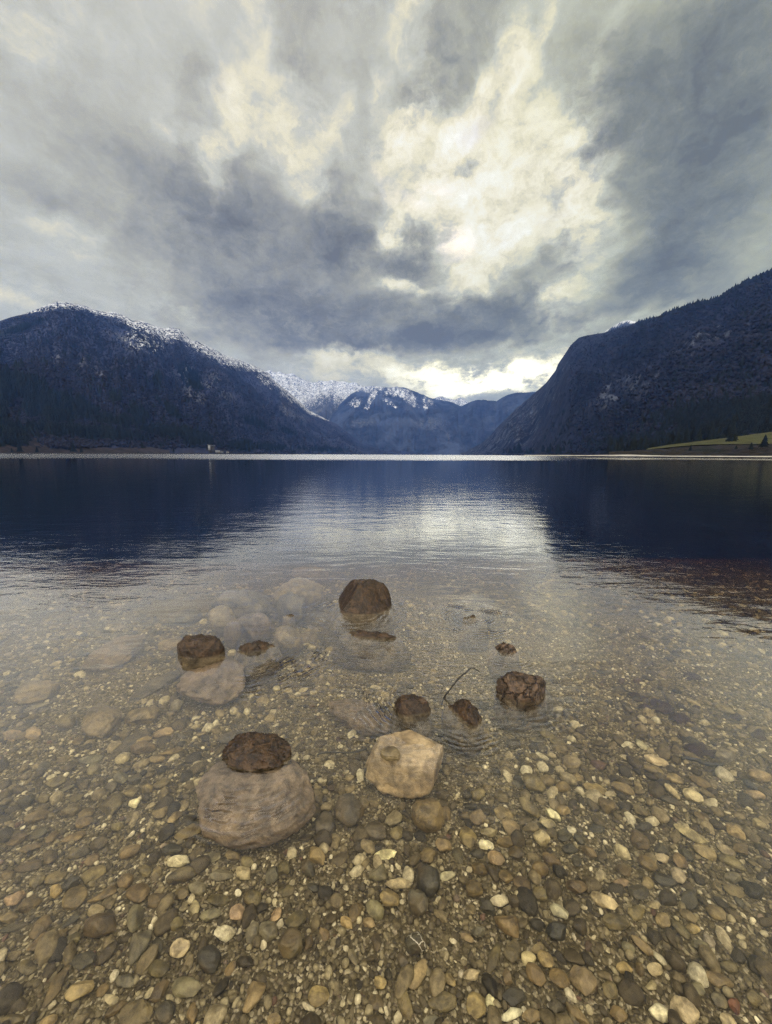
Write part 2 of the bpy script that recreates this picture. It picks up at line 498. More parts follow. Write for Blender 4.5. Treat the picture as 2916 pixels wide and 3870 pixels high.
right_ridge = [(1740, 1713), (1762, 1706), (1821, 1674), (1848, 1652), (1880, 1615), (1907, 1588), (1956, 1539), (1999, 1504), (2021, 1485), (2064, 1447), (2100, 1399),
               (2107, 1378), (2132, 1341), (2156, 1305), (2186, 1277), (2217, 1268), (2278, 1259), (2327, 1243), (2375, 1229), (2418, 1213), (2479, 1198), (2528, 1177),
               (2583, 1161), (2631, 1143), (2674, 1137), (2717, 1125), (2765, 1091), (2814, 1067), (2851, 1049), (2887, 1037), (2916, 1024), (3100, 985), (3500, 1010), (4200, 1100), (5200, 1250)]


def right_mask(px, py, below, t, V):
    rk = 0.52 * sstep(2450, 2050, px + 0.35 * (py - 1300)) * sstep(0.10, 0.4, t) + ell(px, py, [(2330, 1480, 160, 60, 45), (2420, 1450, 60, 110, -30), (2700, 1280, 180, 60, 20), (2480, 1420, 50, 40, 0), (2830, 1260, 50, 60, 0), (2600, 1300, 120, 40, 35)]) * 0.52
    rk = np.maximum(rk, 0.50 * sstep(2250, 1950, px) * sstep(0.05, 0.2, t))
    cf = 0.35 * sstep(2350, 2700, px) * sstep(1350, 1600, py) + ell(px, py, [(2450, 1690, 260, 40, 0), (2750, 1600, 260, 50, 0)]) * 0.9
    cf = np.maximum(cf, 0.7 * sstep(45, 0, below) * (px > 2400))
    return np.stack([px * 0, rk, cf], -1)


M_RIGHT = mountain_mat('right_slope', (0.005, 0.006, 0.011), (0.008, 0.009, 0.016), (0.085, 0.096, 0.125), conifer=(0.003, 0.004, 0.005))
terrain('cliff_mountain', right_ridge, [(1740, 3600), (1900, 2300), (2050, 1500), (2200, 950), (2500, 520), (2916, 420), (5200, 300)],
        [(1740, 4000), (1900, 3300), (2186, 2500), (2500, 2100), (2916, 1700), (5200, 1300)], 1.0, 31,
        'steep dark cliff sided mountain rising along the right of the lake', ncol=820, nrow=190, maskfn=right_mask, mat=M_RIGHT, gully=0.22,
        cliff=lambda T, A: 0.45 * T ** 1.6 + 0.55 * T ** 1.05)

bump_ridge = [(2200, 1300), (2278, 1262), (2290, 1250), (2314, 1234), (2335, 1222), (2351, 1216), (2375, 1212), (2406, 1216), (2430, 1222), (2520, 1260)]
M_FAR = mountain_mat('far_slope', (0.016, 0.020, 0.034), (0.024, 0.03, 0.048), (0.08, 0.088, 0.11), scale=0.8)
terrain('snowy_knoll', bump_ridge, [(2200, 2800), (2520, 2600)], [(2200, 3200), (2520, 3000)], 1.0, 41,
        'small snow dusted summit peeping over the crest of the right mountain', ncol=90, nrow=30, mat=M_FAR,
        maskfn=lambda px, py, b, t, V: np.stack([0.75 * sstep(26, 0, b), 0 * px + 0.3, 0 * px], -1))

cen_ridge = [(1180, 1600), (1240, 1560), (1281, 1528), (1324, 1490), (1357, 1471), (1384, 1461), (1416, 1458), (1438, 1462), (1470, 1464), (1502, 1461), (1535, 1466), (1567, 1480),
             (1594, 1490), (1627, 1504), (1659, 1511), (1702, 1519), (1740, 1533), (1800, 1560), (1900, 1620)]
CEN_SNOW = [(1385, 1470, 40, 12, 0), (1405, 1500, 12, 34, -30), (1390, 1535, 10, 30, -30), (1500, 1480, 50, 20, -10), (1475, 1522, 26, 12, -25), (1340, 1528, 22, 18, 40), (1610, 1535, 7, 26, 0), (1560, 1520, 26, 14, -30),
            (1620, 1520, 26, 14, -30), (1540, 1500, 40, 16, -30), (1440, 1470, 30, 10, 0)]
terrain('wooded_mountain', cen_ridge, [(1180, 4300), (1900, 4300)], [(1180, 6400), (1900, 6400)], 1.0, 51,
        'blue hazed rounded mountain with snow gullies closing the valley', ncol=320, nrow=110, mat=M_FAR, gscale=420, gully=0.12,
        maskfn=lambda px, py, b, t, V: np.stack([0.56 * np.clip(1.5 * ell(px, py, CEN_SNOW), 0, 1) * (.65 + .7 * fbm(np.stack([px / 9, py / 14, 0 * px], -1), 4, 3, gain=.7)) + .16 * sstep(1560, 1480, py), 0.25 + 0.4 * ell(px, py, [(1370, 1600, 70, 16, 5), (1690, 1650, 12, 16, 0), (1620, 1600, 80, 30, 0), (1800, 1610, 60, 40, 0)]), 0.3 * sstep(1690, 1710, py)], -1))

ridge2 = [(1690, 1600), (1720, 1550), (1740, 1538), (1772, 1521), (1805, 1511), (1826, 1511), (1875, 1516), (1897, 1502), (1918, 1491), (1956, 1484), (2021, 1482), (2120, 1490), (2300, 1530)]
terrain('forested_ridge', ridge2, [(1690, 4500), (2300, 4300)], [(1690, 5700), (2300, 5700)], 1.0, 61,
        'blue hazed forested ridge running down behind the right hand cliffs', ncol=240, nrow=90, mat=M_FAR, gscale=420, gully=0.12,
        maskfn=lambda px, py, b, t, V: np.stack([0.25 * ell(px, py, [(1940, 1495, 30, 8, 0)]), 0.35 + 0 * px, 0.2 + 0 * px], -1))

snow_ridge = [(900, 1440), (960, 1412), (1012, 1401), (1020, 1398), (1030, 1404), (1041, 1409), (1055, 1404), (1066, 1408), (1085, 1414), (1104, 1410), (1129, 1426), (1163, 1440), (1188, 1447), (1205, 1438), (1228, 1441), (1251, 1436),
              (1275, 1442), (1300, 1440), (1315, 1449), (1330, 1446), (1340, 1444), (1362, 1456), (1420, 1480), (1520, 1540)]
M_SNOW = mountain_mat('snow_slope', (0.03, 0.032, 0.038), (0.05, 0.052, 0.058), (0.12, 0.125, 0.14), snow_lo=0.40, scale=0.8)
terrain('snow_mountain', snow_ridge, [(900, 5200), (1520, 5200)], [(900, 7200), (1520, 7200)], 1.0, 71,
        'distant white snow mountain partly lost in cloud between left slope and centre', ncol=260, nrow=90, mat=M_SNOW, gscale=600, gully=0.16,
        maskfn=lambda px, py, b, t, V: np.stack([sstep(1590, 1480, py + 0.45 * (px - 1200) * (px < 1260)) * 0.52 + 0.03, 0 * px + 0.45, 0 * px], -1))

far_ridge = [(1560, 1540), (1610, 1512), (1640, 1506), (1648, 1503), (1670, 1497), (1686, 1504), (1718, 1512), (1728, 1507), (1740, 1501), (1752, 1508), (1762, 1515), (1800, 1530), (1850, 1560)]
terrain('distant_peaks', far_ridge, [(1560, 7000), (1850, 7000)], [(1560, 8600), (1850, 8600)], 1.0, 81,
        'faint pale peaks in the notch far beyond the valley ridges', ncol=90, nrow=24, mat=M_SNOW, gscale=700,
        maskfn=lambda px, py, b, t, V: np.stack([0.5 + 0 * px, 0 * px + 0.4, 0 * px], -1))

# ------------------------------------------------------------------ the far shore: meadow, scrub bank, beach
def strip(name, rows, npt=90, mat=None, jit=0.0, seed=0, label=None, cat=None):
    """rows: list of (list of (px, py, dist)); a sheet that runs through the rows"""
    nsub = 10
    Rw = []
    for row in rows:
        pts = []
        for px, py, d in row:
            a, t = az_tan(px, py)
            pts.append((math.sin(a) * d, math.cos(a) * d, CAMH + t * d))
        pts = np.array(pts); s = np.linspace(0, 1, len(pts)); u = np.linspace(0, 1, npt)
        Rw.append(np.stack([np.interp(u, s, pts[:, k]) for k in range(3)], -1))
    G = []
    for i in range(len(Rw) - 1):
        for k in range(nsub):
            G.append(Rw[i] + (Rw[i + 1] - Rw[i]) * k / nsub)
    G.append(Rw[-1])
    G = np.array(G)
    if jit:
        G[..., 2] += jit * fbm(G / 6.0, 4, seed)
    me = mesh_np(name, G.reshape(-1, 3), grid_faces(*G.shape[:2])[:, ::-1])
    o = link(name, me, mat)
    tag(o, label, cat, None, 'structure')
    return G


def simple_ground(name, c1, c2, c3, scale, bump=0.3):
    m, nt, b = material(name)
    P = nt.new('ShaderNodeTexCoord').outputs['Object']
    n = nt.noise(P, scale, 6, 0.65); n2 = nt.noise(P, scale * 0.22, 4, 0.6)
    c = nt.mix(nt.mr(n, 0.38, 0.62), c1, c2)
    c = nt.mix(nt.mr(n2, 0.5, 0.68), c, c3)
    nt.l.new(c, b.inputs['Base Color']); b.inputs['Roughness'].default_value = 0.9; b.inputs['Specular IOR Level'].default_value = 0.1
    nt.l.new(nt.bump(nt.m('MULTIPLY', n, bump), 1.0), b.inputs['Normal'])
    return m


M_MEADOW = simple_ground('meadow_grass', (0.032, 0.035, 0.010), (0.045, 0.043, 0.015), (0.018, 0.020, 0.008), 0.35)
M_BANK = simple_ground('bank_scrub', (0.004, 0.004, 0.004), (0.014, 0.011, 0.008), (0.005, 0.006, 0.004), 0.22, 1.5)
M_BEACH = simple_ground('pale_gravel', (0.26, 0.25, 0.22), (0.36, 0.34, 0.30), (0.18, 0.17, 0.15), 0.8)
M_CLEAR = simple_ground('brown_clearing', (0.010, 0.008, 0.008), (0.022, 0.017, 0.015), (0.005, 0.005, 0.005), 0.08, 2.0)
strip('meadow', [[(2440, 1700, 395), (2524, 1690, 392), (2650, 1680, 390), (2780, 1678, 388), (2916, 1678, 386), (3400, 1665, 380)],
                 [(2450, 1694, 420), (2524, 1682, 430), (2648, 1666, 440), (2781, 1650, 445), (2916, 1632, 450), (3400, 1590, 450)],
                 [(2450, 1705, 450), (2524, 1700, 470), (2648, 1690, 480), (2781, 1680, 490), (2916, 1670, 500), (3400, 1640, 500)]],
      mat=M_MEADOW, jit=0.35, seed=4, label='sloping olive green meadow above the right shore', cat='meadow')
strip('scrub_bank', [[(2300, 1722.5, 352), (2500, 1723.5, 352), (2700, 1724.3, 352), (2916, 1725.2, 352), (3400, 1727, 352)],
                     [(2300, 1712, 366), (2480, 1703, 368), (2650, 1696, 370), (2800, 1692, 370), (2916, 1690, 370), (3400, 1685, 368)],
                     [(2300, 1708, 385), (2440, 1702, 394), (2650, 1683, 391), (2780, 1680, 389), (2916, 1680, 387), (3400, 1667, 381)]],
      mat=M_BANK, jit=1.0, seed=8, label='dark brown scrubby bank between the meadow and the right shore', cat='bank')
strip('beach', [[(1980, 1722.6, 340), (2200, 1722.9, 341), (2500, 1725.3, 335), (2700, 1726.5, 335), (2916, 1727.6, 335), (3400, 1730, 335)],
                [(1980, 1719.2, 350), (2200, 1720.2, 350), (2380, 1718.0, 350), (2500, 1721.8, 350), (2700, 1722.6, 352), (2916, 1723.4, 353), (3400, 1725, 353)],
                [(1980, 1720.5, 356), (2200, 1721.5, 356), (2500, 1722.8, 356), (2700, 1724, 356), (2916, 1725, 356), (3400, 1727, 356)]],
      mat=M_BEACH, jit=0.1, seed=2, label='thin pale gravel beach along the right shore', cat='beach')
strip('clearing', [[(-300, 1711, 640), (0, 1712, 690), (250, 1713, 790), (520, 1714.2, 880), (640, 1714.6, 920)],
                   [(-300, 1655, 720), (60, 1656, 780), (250, 1659, 880), (520, 1680, 960), (640, 1702, 980)],
                   [(-300, 1664, 760), (60, 1664, 820), (250, 1668, 920), (520, 1688, 1000), (640, 1707, 1020)]],
      mat=M_CLEAR, jit=1.5, seed=12, label='reddish brown bare clearing above the left shore', cat='clearing')
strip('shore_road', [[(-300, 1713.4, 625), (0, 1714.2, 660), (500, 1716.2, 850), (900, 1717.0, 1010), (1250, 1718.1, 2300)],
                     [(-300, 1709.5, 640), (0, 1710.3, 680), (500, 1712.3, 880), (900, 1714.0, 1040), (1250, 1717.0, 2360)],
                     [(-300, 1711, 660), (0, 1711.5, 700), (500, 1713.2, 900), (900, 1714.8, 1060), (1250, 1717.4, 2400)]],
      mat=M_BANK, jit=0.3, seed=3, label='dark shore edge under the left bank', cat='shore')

# ------------------------------------------------------------------ conifers
def conifer_mesh(seed, h=1.0, w=0.17, tiers=9, seg=9):
    r = np.random.default_rng(seed)
    V, Fc = [], []
    for k in range(tiers):
        z0 = 0.10 + 0.82 * k / tiers; z1 = z0 + 0.30 * (1 - 0.55 * k / tiers)
        rad = w * (1 - (k / tiers)) ** 0.8 + 0.012
        b = len(V)
        V.append((r.normal(0, .006), r.normal(0, .006), min(z1, 1.0)))
        off = r.uniform(0, 6.28)
        for s in range(seg * 2):
            a = off + math.pi * s / seg
            rr = rad * (r.uniform(0.75, 1.25) if s % 2 == 0 else r.uniform(0.35, 0.6))
            V.append((math.cos(a) * rr, math.sin(a) * rr, z0 - (0.03 if s % 2 == 0 else -0.02) + r.normal(0, .008)))
        for s in range(seg * 2):
            Fc.append((b, b + 1 + s, b + 1 + (s + 1) % (seg * 2)))
    return mesh_np('crown', np.array(V) * h, np.array(Fc), smooth=False)


def trunk_mesh(h=0.3, r=0.014):
    V, Fc = [], []
    for k, z in enumerate((-0.05, h)):
        for s in range(6):
            a = s * math.pi / 3
            V.append((math.cos(a) * r * (1 - .3 * k), math.sin(a) * r * (1 - .3 * k), z))
    for s in range(6):
        Fc.append((s, (s + 1) % 6, 6 + (s + 1) % 6, 6 + s))
    return mesh_np('trunk', V, np.array(Fc), smooth=True)


m_con, nt, b = material('conifer_needles')
oi = nt.new('ShaderNodeObjectInfo')
nt.l.new(nt.mix(oi.outputs['Random'], (0.003, 0.005, 0.005), (0.008, 0.011, 0.010)), b.inputs['Base Color'])
b.inputs['Roughness'].default_value = 0.9; b.inputs['Specular IOR Level'].default_value = 0.1
m_bark, nt, b = material('bark'); b.inputs['Base Color'].default_value = (0.03, 0.022, 0.016, 1); b.inputs['Roughness'].default_value = 0.95
m_bare, nt, b = material('bare_twigs')
oi = nt.new('ShaderNodeObjectInfo')
nt.l.new(nt.ramp(oi.outputs['Random'], [(0, (0.0075, 0.0085, 0.0155)), (0.5, (0.0095, 0.0105, 0.018)), (1, (0.012, 0.0125, 0.021))]), b.inputs['Base Color'])
b.inputs['Roughness'].default_value = 0.95; b.inputs['Specular IOR Level'].default_value = 0.1

crowns = [conifer_mesh(s) for s in range(5)]
for c in crowns: c.materials.append(m_con)
tr = trunk_mesh(); tr.materials.append(m_bark)


def conifer(pos, h, label, group=None, wide=1.0, part=True):
    o = bpy.data.objects.new('conifer_tree', None)
    COL.objects.link(o); o.empty_display_size = 1
    o.location = pos; o.scale = (h * wide, h * wide, h); o.rotation_euler = (0, 0, rng.uniform(0, 6.28))
    tag(o, label, 'tree', group)
    link('crown', crowns[int(rng.integers(5))], None, o)
    link('trunk', tr, None, o)
    return o


def shore_tree(px, ptop, pbot, dist, label, group=None, wide=1.0):
    a, tb = az_tan(px, pbot); _, tt_ = az_tan(px, ptop)
    z = CAMH + tb * dist
    return conifer((math.sin(a) * dist, math.cos(a) * dist, z - 0.2), (tt_ - tb) * dist, label, group, wide)


shore_tree(2763, 1588, 1678, 410, 'tall black spruce standing alone in the meadow on the right shore', None, 1.35)
shore_tree(2883, 1637, 1716, 372, 'broad black spruce at the shore below the meadow, nearest the right edge', None, 1.5)
shore_tree(2834, 1668, 1718, 366, 'shorter dark spruce just left of the broad shore spruce below the meadow', None, 1.5)
shore_tree(2607, 1676, 1716, 366, 'small lone dark conifer on the scrubby bank below the meadow', None, 1.3)
shore_tree(2778, 1680, 1716, 368, 'dark bushy conifer on the bank directly below the lone meadow spruce', None, 1.7)
shore_tree(1958, 1670, 1716, 1850, 'broad dark round headed conifer standing tallest at the foot of the cliff', None, 2.3)
shore_tree(2108, 1672, 1717, 1250, 'broad dark conifer, tallest in the row under the pale track', None, 2.0)
r2 = np.random.default_rng(5)
for i in range(70):
    u = r2.uniform(0, 1); px = 1890 + 440 * u ** 0.9
    d = np.interp(px, [1890, 2050, 2330], [2350, 1450, 800])
    hpx = r2.uniform(16, 34) * np.interp(px, [1890, 2000, 2330], [.6, 1, 1.05]); pb = 1717.5 - abs(r2.normal(0, 6))
    shore_tree(px, pb - hpx, pb, d + r2.uniform(-30, 60), 'dark conifer in the belt along the shore at the foot of the cliff mountain', 'conifers along the shore under the cliffs', r2.uniform(1.0, 1.8))
for i in range(75):
    u = r2.uniform(0, 1); px = 2300 + 560 * u
    pb = np.interp(px, [2300, 2450, 2560, 2700, 2860], [1712, 1700, 1680, 1662, 1644]) - abs(r2.normal(0, 9)) + 4
    d = np.interp(pb, [1640, 1720], [500, 460])
    shore_tree(px, pb - r2.uniform(26, 62), pb, d, 'black conifer in the dark wood behind the meadow on the right', 'black conifers behind the meadow', r2.uniform(1.1, 1.7))
for i in range(62):
    k = int(r2.integers(4))
    cx, wx, cy = [(660, 110, 1652), (920, 50, 1690), (770, 60, 1682), (1060, 90, 1706)][k]
    px = cx + r2.normal(0, wx * .6); pb = min(cy + r2.normal(0, 9), 1712.5)
    d = np.interp(pb, [1630, 1712], [1350, 1080]) * (1.0 if k < 3 else 1.7)
    shore_tree(px, pb - r2.uniform(13, 26), pb, d, 'small dark conifer in the clumps above the left shore around the tower house', 'conifers around the tower house', r2.uniform(1.0, 1.6))
for px, pt, pb in ((277, 1661, 1711), (308, 1683, 1712), (75, 1666, 1710), (140, 1684, 1711), (45, 1690, 1711), (522, 1703, 1713), (656, 1690, 1712)):
    d = np.interp(px, [0, 700], [690, 940])
    lab = {277: 'tall dark spruce rising through the upper half of the brown clearing', 308: 'slim dark spruce at the water below the brown clearing',
           75: 'tall dark spruce at the far left end of the brown clearing', 140: 'dark spruce at the foot of the clearing, second from the left end',
           45: 'short dark spruce at the water under the tall spruce at the clearing end', 522: 'tiny dark fir at the water right of the brown clearing',
           656: 'dark fir by the water between the clearing and the tower house'}[px]
    shore_tree(px, pt, pb, d, lab, None, 1.4)

# ------------------------------------------------------------------ wooded slopes as two masses of far trees
def gn_scatter(name, pts, rot, scl, idx, variants, label, cat):
    coll = bpy.data.collections.new(name + '_kinds')
    for i, me in enumerate(variants):
        o = bpy.data.objects.new('%s_%02d' % (name, i), me); coll.objects.link(o)
    me = bpy.data.meshes.new(name)
    me.vertices.add(len(pts)); me.vertices.foreach_set('co', np.asarray(pts, np.float32).ravel())
    for nm, arr, ty in (('rot', rot, 'FLOAT_VECTOR'), ('scl', scl, 'FLOAT_VECTOR')):
        at = me.attributes.new(nm, ty, 'POINT'); at.data.foreach_set('vector', np.asarray(arr, np.float32).ravel())
    at = me.attributes.new('idx', 'INT', 'POINT'); at.data.foreach_set('value', np.asarray(idx, np.int32))
    o = bpy.data.objects.new(name, me); COL.objects.link(o)
    ng = bpy.data.node_groups.new(name + '_scatter', 'GeometryNodeTree')
    ng.interface.new_socket('Geometry', in_out='INPUT', socket_type='NodeSocketGeometry')
    ng.interface.new_socket('Geometry', in_out='OUTPUT', socket_type='NodeSocketGeometry')
    n = ng.nodes; gi = n.new('NodeGroupInput'); go = n.new('NodeGroupOutput')
    ci = n.new('GeometryNodeCollectionInfo'); ci.inputs['Collection'].default_value = coll
    ci.inputs['Separate Children'].default_value = True; ci.inputs['Reset Children'].default_value = True
    ip = n.new('GeometryNodeInstanceOnPoints'); ip.inputs['Pick Instance'].default_value = True

    def na(nm, ty):
        a = n.new('GeometryNodeInputNamedAttribute'); a.data_type = ty; a.inputs['Name'].default_value = nm
        return a.outputs['Attribute']
    L = ng.links
    L.new(gi.outputs[0], ip.inputs['Points']); L.new(ci.outputs[0], ip.inputs['Instance'])
    L.new(na('idx', 'INT'), ip.inputs['Instance Index'])
    e2r = n.new('FunctionNodeEulerToRotation'); L.new(na('rot', 'FLOAT_VECTOR'), e2r.inputs[0])
    L.new(e2r.outputs[0], ip.inputs['Rotation']); L.new(na('scl', 'FLOAT_VECTOR'), ip.inputs['Scale'])
    L.new(ip.outputs[0], go.inputs[0])
    md = o.modifiers.new('scatter', 'NODES'); md.node_group = ng
    tag(o, label, cat, None, 'stuff')
    return o


def sample_slope(name, n, wfn, tmax=1.0):
    V, m, nrow, px, py = COARSE[name]
    V = V[:nrow]; m = m[:nrow]; px = px[:nrow]; py = py[:nrow]
    w = wfn(m, px, py) * np.clip((px > -250) & (px < 3150), 0, 1)
    # even spread over what the eye sees of the slope
    dx = np.abs(np.gradient(px, axis=1)); dy = np.abs(np.gradient(py, axis=0))
    w = w * dx * dy
    w[:2] = 0
    w[int(nrow * tmax):] = 0
    p = (w / w.sum()).ravel()
    k = rng.choice(len(p), n, p=p)
    i, j = np.unravel_index(k, w.shape)
    i = np.clip(i, 0, nrow - 2); j = np.clip(j, 0, w.shape[1] - 2)
    u = rng.uniform(0, 1, n)[:, None]; v = rng.uniform(0, 1, n)[:, None]
    return V[i, j] * (1 - u) * (1 - v) + V[i + 1, j] * u * (1 - v) + V[i, j + 1] * (1 - u) * v + V[i + 1, j + 1] * u * v


def bare_mesh(seed):
    V, Fc = ICO[2]
    d = 1 + 0.35 * fbm(V * 2.2 + seed * 3.1, 3, seed)[:, None]
    return mesh_np('bare_crown', V * d * np.array([.5, .5, .55]) + np.array([0, 0, .5]), Fc, smooth=False)


bares = [bare_mesh(s) for s in range(3)]
for c in bares: c.materials.append(m_bare)
pc = np.concatenate([sample_slope('snow_capped_mountain', 9000, lambda m, px, py: (m[..., 0] < .04) * np.clip(m[..., 2] - .3, 0, 1) + .010 * (m[..., 0] < .05), .80),
                     sample_slope('cliff_mountain', 6500, lambda m, px, py: np.clip(m[..., 2] - .25, 0, 1) + .05 * (m[..., 1] < .3))])
n = len(pc); hh = np.where(np.arange(n) < 9000, rng.uniform(11, 22, n), rng.uniform(7, 14, n))
gn_scatter('conifer_forest', pc, np.stack([0 * hh, 0 * hh, rng.uniform(0, 6.28, n)], -1), np.stack([hh * 1.5, hh * 1.5, hh], -1), rng.integers(0, 5, n), crowns,
           'dark conifer woods spread over the slopes either side of the lake', 'forest')
pb_ = np.concatenate([sample_slope('snow_capped_mountain', 26000, lambda m, px, py: np.clip(1 - m[..., 2], 0.1, 1) * np.clip(1.02 - 1.3 * m[..., 0], .03, 1) * (1 - .7 * m[..., 1]), .96),
                      sample_slope('cliff_mountain', 12000, lambda m, px, py: np.clip(1 - m[..., 1], .05, 1) * (px > 2150))])
n = len(pb_); hh = rng.uniform(3, 7, n)
gn_scatter('bare_woods', pb_, np.stack([0 * hh, 0 * hh, rng.uniform(0, 6.28, n)], -1), np.stack([hh, hh, hh], -1), rng.integers(0, 3, n), bares,
           'leafless brown woods clothing the mountain slopes either side of the lake', 'woods')

# ------------------------------------------------------------------ buildings on the left shore
def box(x0, x1, y0, y1, z0, z1):
    V = [(x, y, z) for z in (z0, z1) for y in (y0, y1) for x in (x0, x1)]
    return V, [(0, 2, 3, 1), (4, 5, 7, 6), (0, 1, 5, 4), (1, 3, 7, 5), (3, 2, 6, 7), (2, 0, 4, 6)]


def boxes(name, lst, mat, parent):
    V, Fc = [], []
    for bx in lst:
        v, f = box(*bx); o = len(V); V += v; Fc += [tuple(i + o for i in q) for q in f]
    return link(name, mesh_np(name, V, np.array(Fc), smooth=False), mat, parent)


def plain(name, c, rough=0.8):
    m, nt, b = material(name)
    P = nt.new('ShaderNodeTexCoord').outputs['Object']
    nt.l.new(nt.mix(nt.mr(nt.noise(P, 1.3, 4, .6), .3, .7), c, tuple(v * .75 for v in c)), b.inputs['Base Color'])
    b.inputs['Roughness'].default_value = rough
    return m


m_white = plain('white_render', (0.27, 0.27, 0.265)); m_timber = plain('dark_timber', (0.02, 0.018, 0.018)); m_roof = plain('pale_roof', (0.13, 0.135, 0.14)); m_stone = plain('grey_stone', (0.09, 0.085, 0.08))
m_win = plain('window_glass', (0.02, 0.025, 0.03), .2)


def house_at(px, py, dist, name, label, cat):
    a, t = az_tan(px, py)
    e = bpy.data.objects.new(name, None); COL.objects.link(e)
    e.location = (math.sin(a) * dist, math.cos(a) * dist, CAMH + t * dist); e.rotation_euler = (0, 0, -a)
    return tag(e, label, cat)


def gable(name, x0, x1, y0, y1, z0, h, over, mat, parent):
    V = [(x0 - over, y0 - over, z0), (x1 + over, y0 - over, z0), (x1 + over, y1 + over, z0), (x0 - over, y1 + over, z0), (x0 - over, (y0 + y1) / 2, z0 + h), (x1 + over, (y0 + y1) / 2, z0 + h)]
    me = bpy.data.meshes.new(name); me.from_pydata(V, [], [(0, 1, 5, 4), (2, 3, 4, 5), (0, 4, 3), (1, 2, 5), (3, 2, 1, 0)]); me.update()
    return link(name, me, mat, parent)


t = house_at(803, 1711, 985, 'tower_house', 'narrow white fronted tower house with slanting pale roof on the left shore', 'house')
boxes('wall', [(-9, -3.8, -4, 4, 0, 17.5), (-3.7, 5, -3, 4, 0, 16)], m_white, t).data.materials[0] = m_timber
boxes('white_front', [(-8.8, -4.2, -4.3, -4.02, 6, 16.8)], m_white, t)
for zz in (2.0,):
    boxes('window', [(-8, -5, -4.25, -4.05, zz, zz + 2.2)], m_win, t)
V, Fc = box(-10.5, 6.5, -5.5, 5, 0, .9)
V = [(x, y, z + 17.6 - (x + 10.5) * 0.14) for x, y, z in V]
link('roof', mesh_np('roof', V, np.array(Fc), smooth=False), m_roof, t)
for (px, w, h, lab, nm, mw) in ((822, 9, 4.2, 'low grey roofed building beside the white tower house', 'boathouse', m_stone), (838, 6, 3.2, 'small pale shed just right of the low grey roofed building', 'shed', m_roof),
                            (860, 5, 3.0, 'tiny white hut at the water, rightmost of the buildings by the tower house', 'hut', m_white)):
    e = house_at(px, 1713, 975, nm, lab, 'building')
    boxes('wall', [(-w / 2, w / 2, -3, 3, 0, h)], mw, e)
    boxes('door', [(-.8, .8, -3.12, -3.01, 0, 2.1)], m_timber, e)
    gable('roof', -w / 2, w / 2, -3, 3, h, 2.2, .5, m_roof if nm == 'boathouse' else m_timber, e)

# ------------------------------------------------------------------ lake bed
ys = np.concatenate([np.arange(-30, -2, 2.0), np.arange(-2, 8, 0.05), np.geomspace(8.05, 60, 90), np.geomspace(64, 13000, 50)])
xs0 = np.linspace(-1, 1, 180); xs0 = np.sign(xs0) * np.abs(xs0) ** 1.3
XX = xs0[None, :] * (3.5 + 1.6 * np.maximum(ys, 0))[:, None]
YY = np.broadcast_to(ys[:, None], XX.shape)
ZZ = bed_z(XX, YY)
me = mesh_np('lake_bed', np.stack([XX, YY, ZZ], -1).reshape(-1, 3), grid_faces(*XX.shape))
m_bed, nt, b = material('lake_bed_gravel')
P = nt.new('ShaderNodeTexCoord').outputs['Object']
x_, y_, z_ = nt.sep(P)[:3]
Pw = nt.vm('ADD', P, nt.vm('SCALE', nt.noise(P, 14, 3, .6, out='Color'), scale=.03))
grit = nt.voro(Pw, 150.0, out='Color'); gd = nt.voro(Pw, 150.0)
big = nt.voro(Pw, 21.0, out='Color'); bd = nt.voro(Pw, 21.0)
gcol = nt.ramp(nt.sep(grit)[0], [(0, (0.038, 0.03, 0.017)), (.35, (0.085, 0.069, 0.039)), (.7, (0.16, 0.132, 0.08)), (.92, (0.38, 0.33, 0.23)), (1, (0.07, 0.042, 0.024))])
bcol = nt.ramp(nt.sep(big)[0], [(0, (0.038, 0.03, 0.019)), (.3, (0.07, 0.055, 0.032)), (.6, (0.105, 0.083, 0.05)), (.85, (0.15, 0.12, 0.078)), (1, (0.25, 0.22, 0.16))])
farm = nt.mr(y_, 3.0, 5.5)
gcol = nt.mix(nt.m('MULTIPLY', nt.mr(gd, .45, .8), .7), gcol, (0.045, 0.035, 0.02))
bcol = nt.mix(nt.m('MULTIPLY', nt.mr(bd, .45, .75), .7), bcol, (0.05, 0.04, 0.025))
c = nt.mix(farm, gcol, bcol)
stain = nt.noise(P, 1.1, 4, .6)
c = nt.mix(nt.mr(stain, .45, .7, 0, .45), c, (0.11, 0.085, 0.04), 'MIX')
bed_dim = nt.mr(y_, 2.4, 9.0)
c = nt.mix(bed_dim, c, (0.028, 0.026, 0.02))  # bed colour darkened outward in place of light lost in deepening water
nt.l.new(c, b.inputs['Base Color']); b.inputs['Roughness'].default_value = .9; b.inputs['Specular IOR Level'].default_value = .1
hgt = nt.m('ADD', nt.m('MULTIPLY', nt.m('SUBTRACT', 1.0, gd), .004), nt.m('MULTIPLY', nt.m('MULTIPLY', nt.m('SUBTRACT', 1.0, bd), farm), .03))
nt.l.new(nt.bump(hgt, 1.0), b.inputs['Normal'])
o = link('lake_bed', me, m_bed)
tag(o, 'pale gravel lake bed shelving away under the clear water', 'lake bed', None, 'structure')

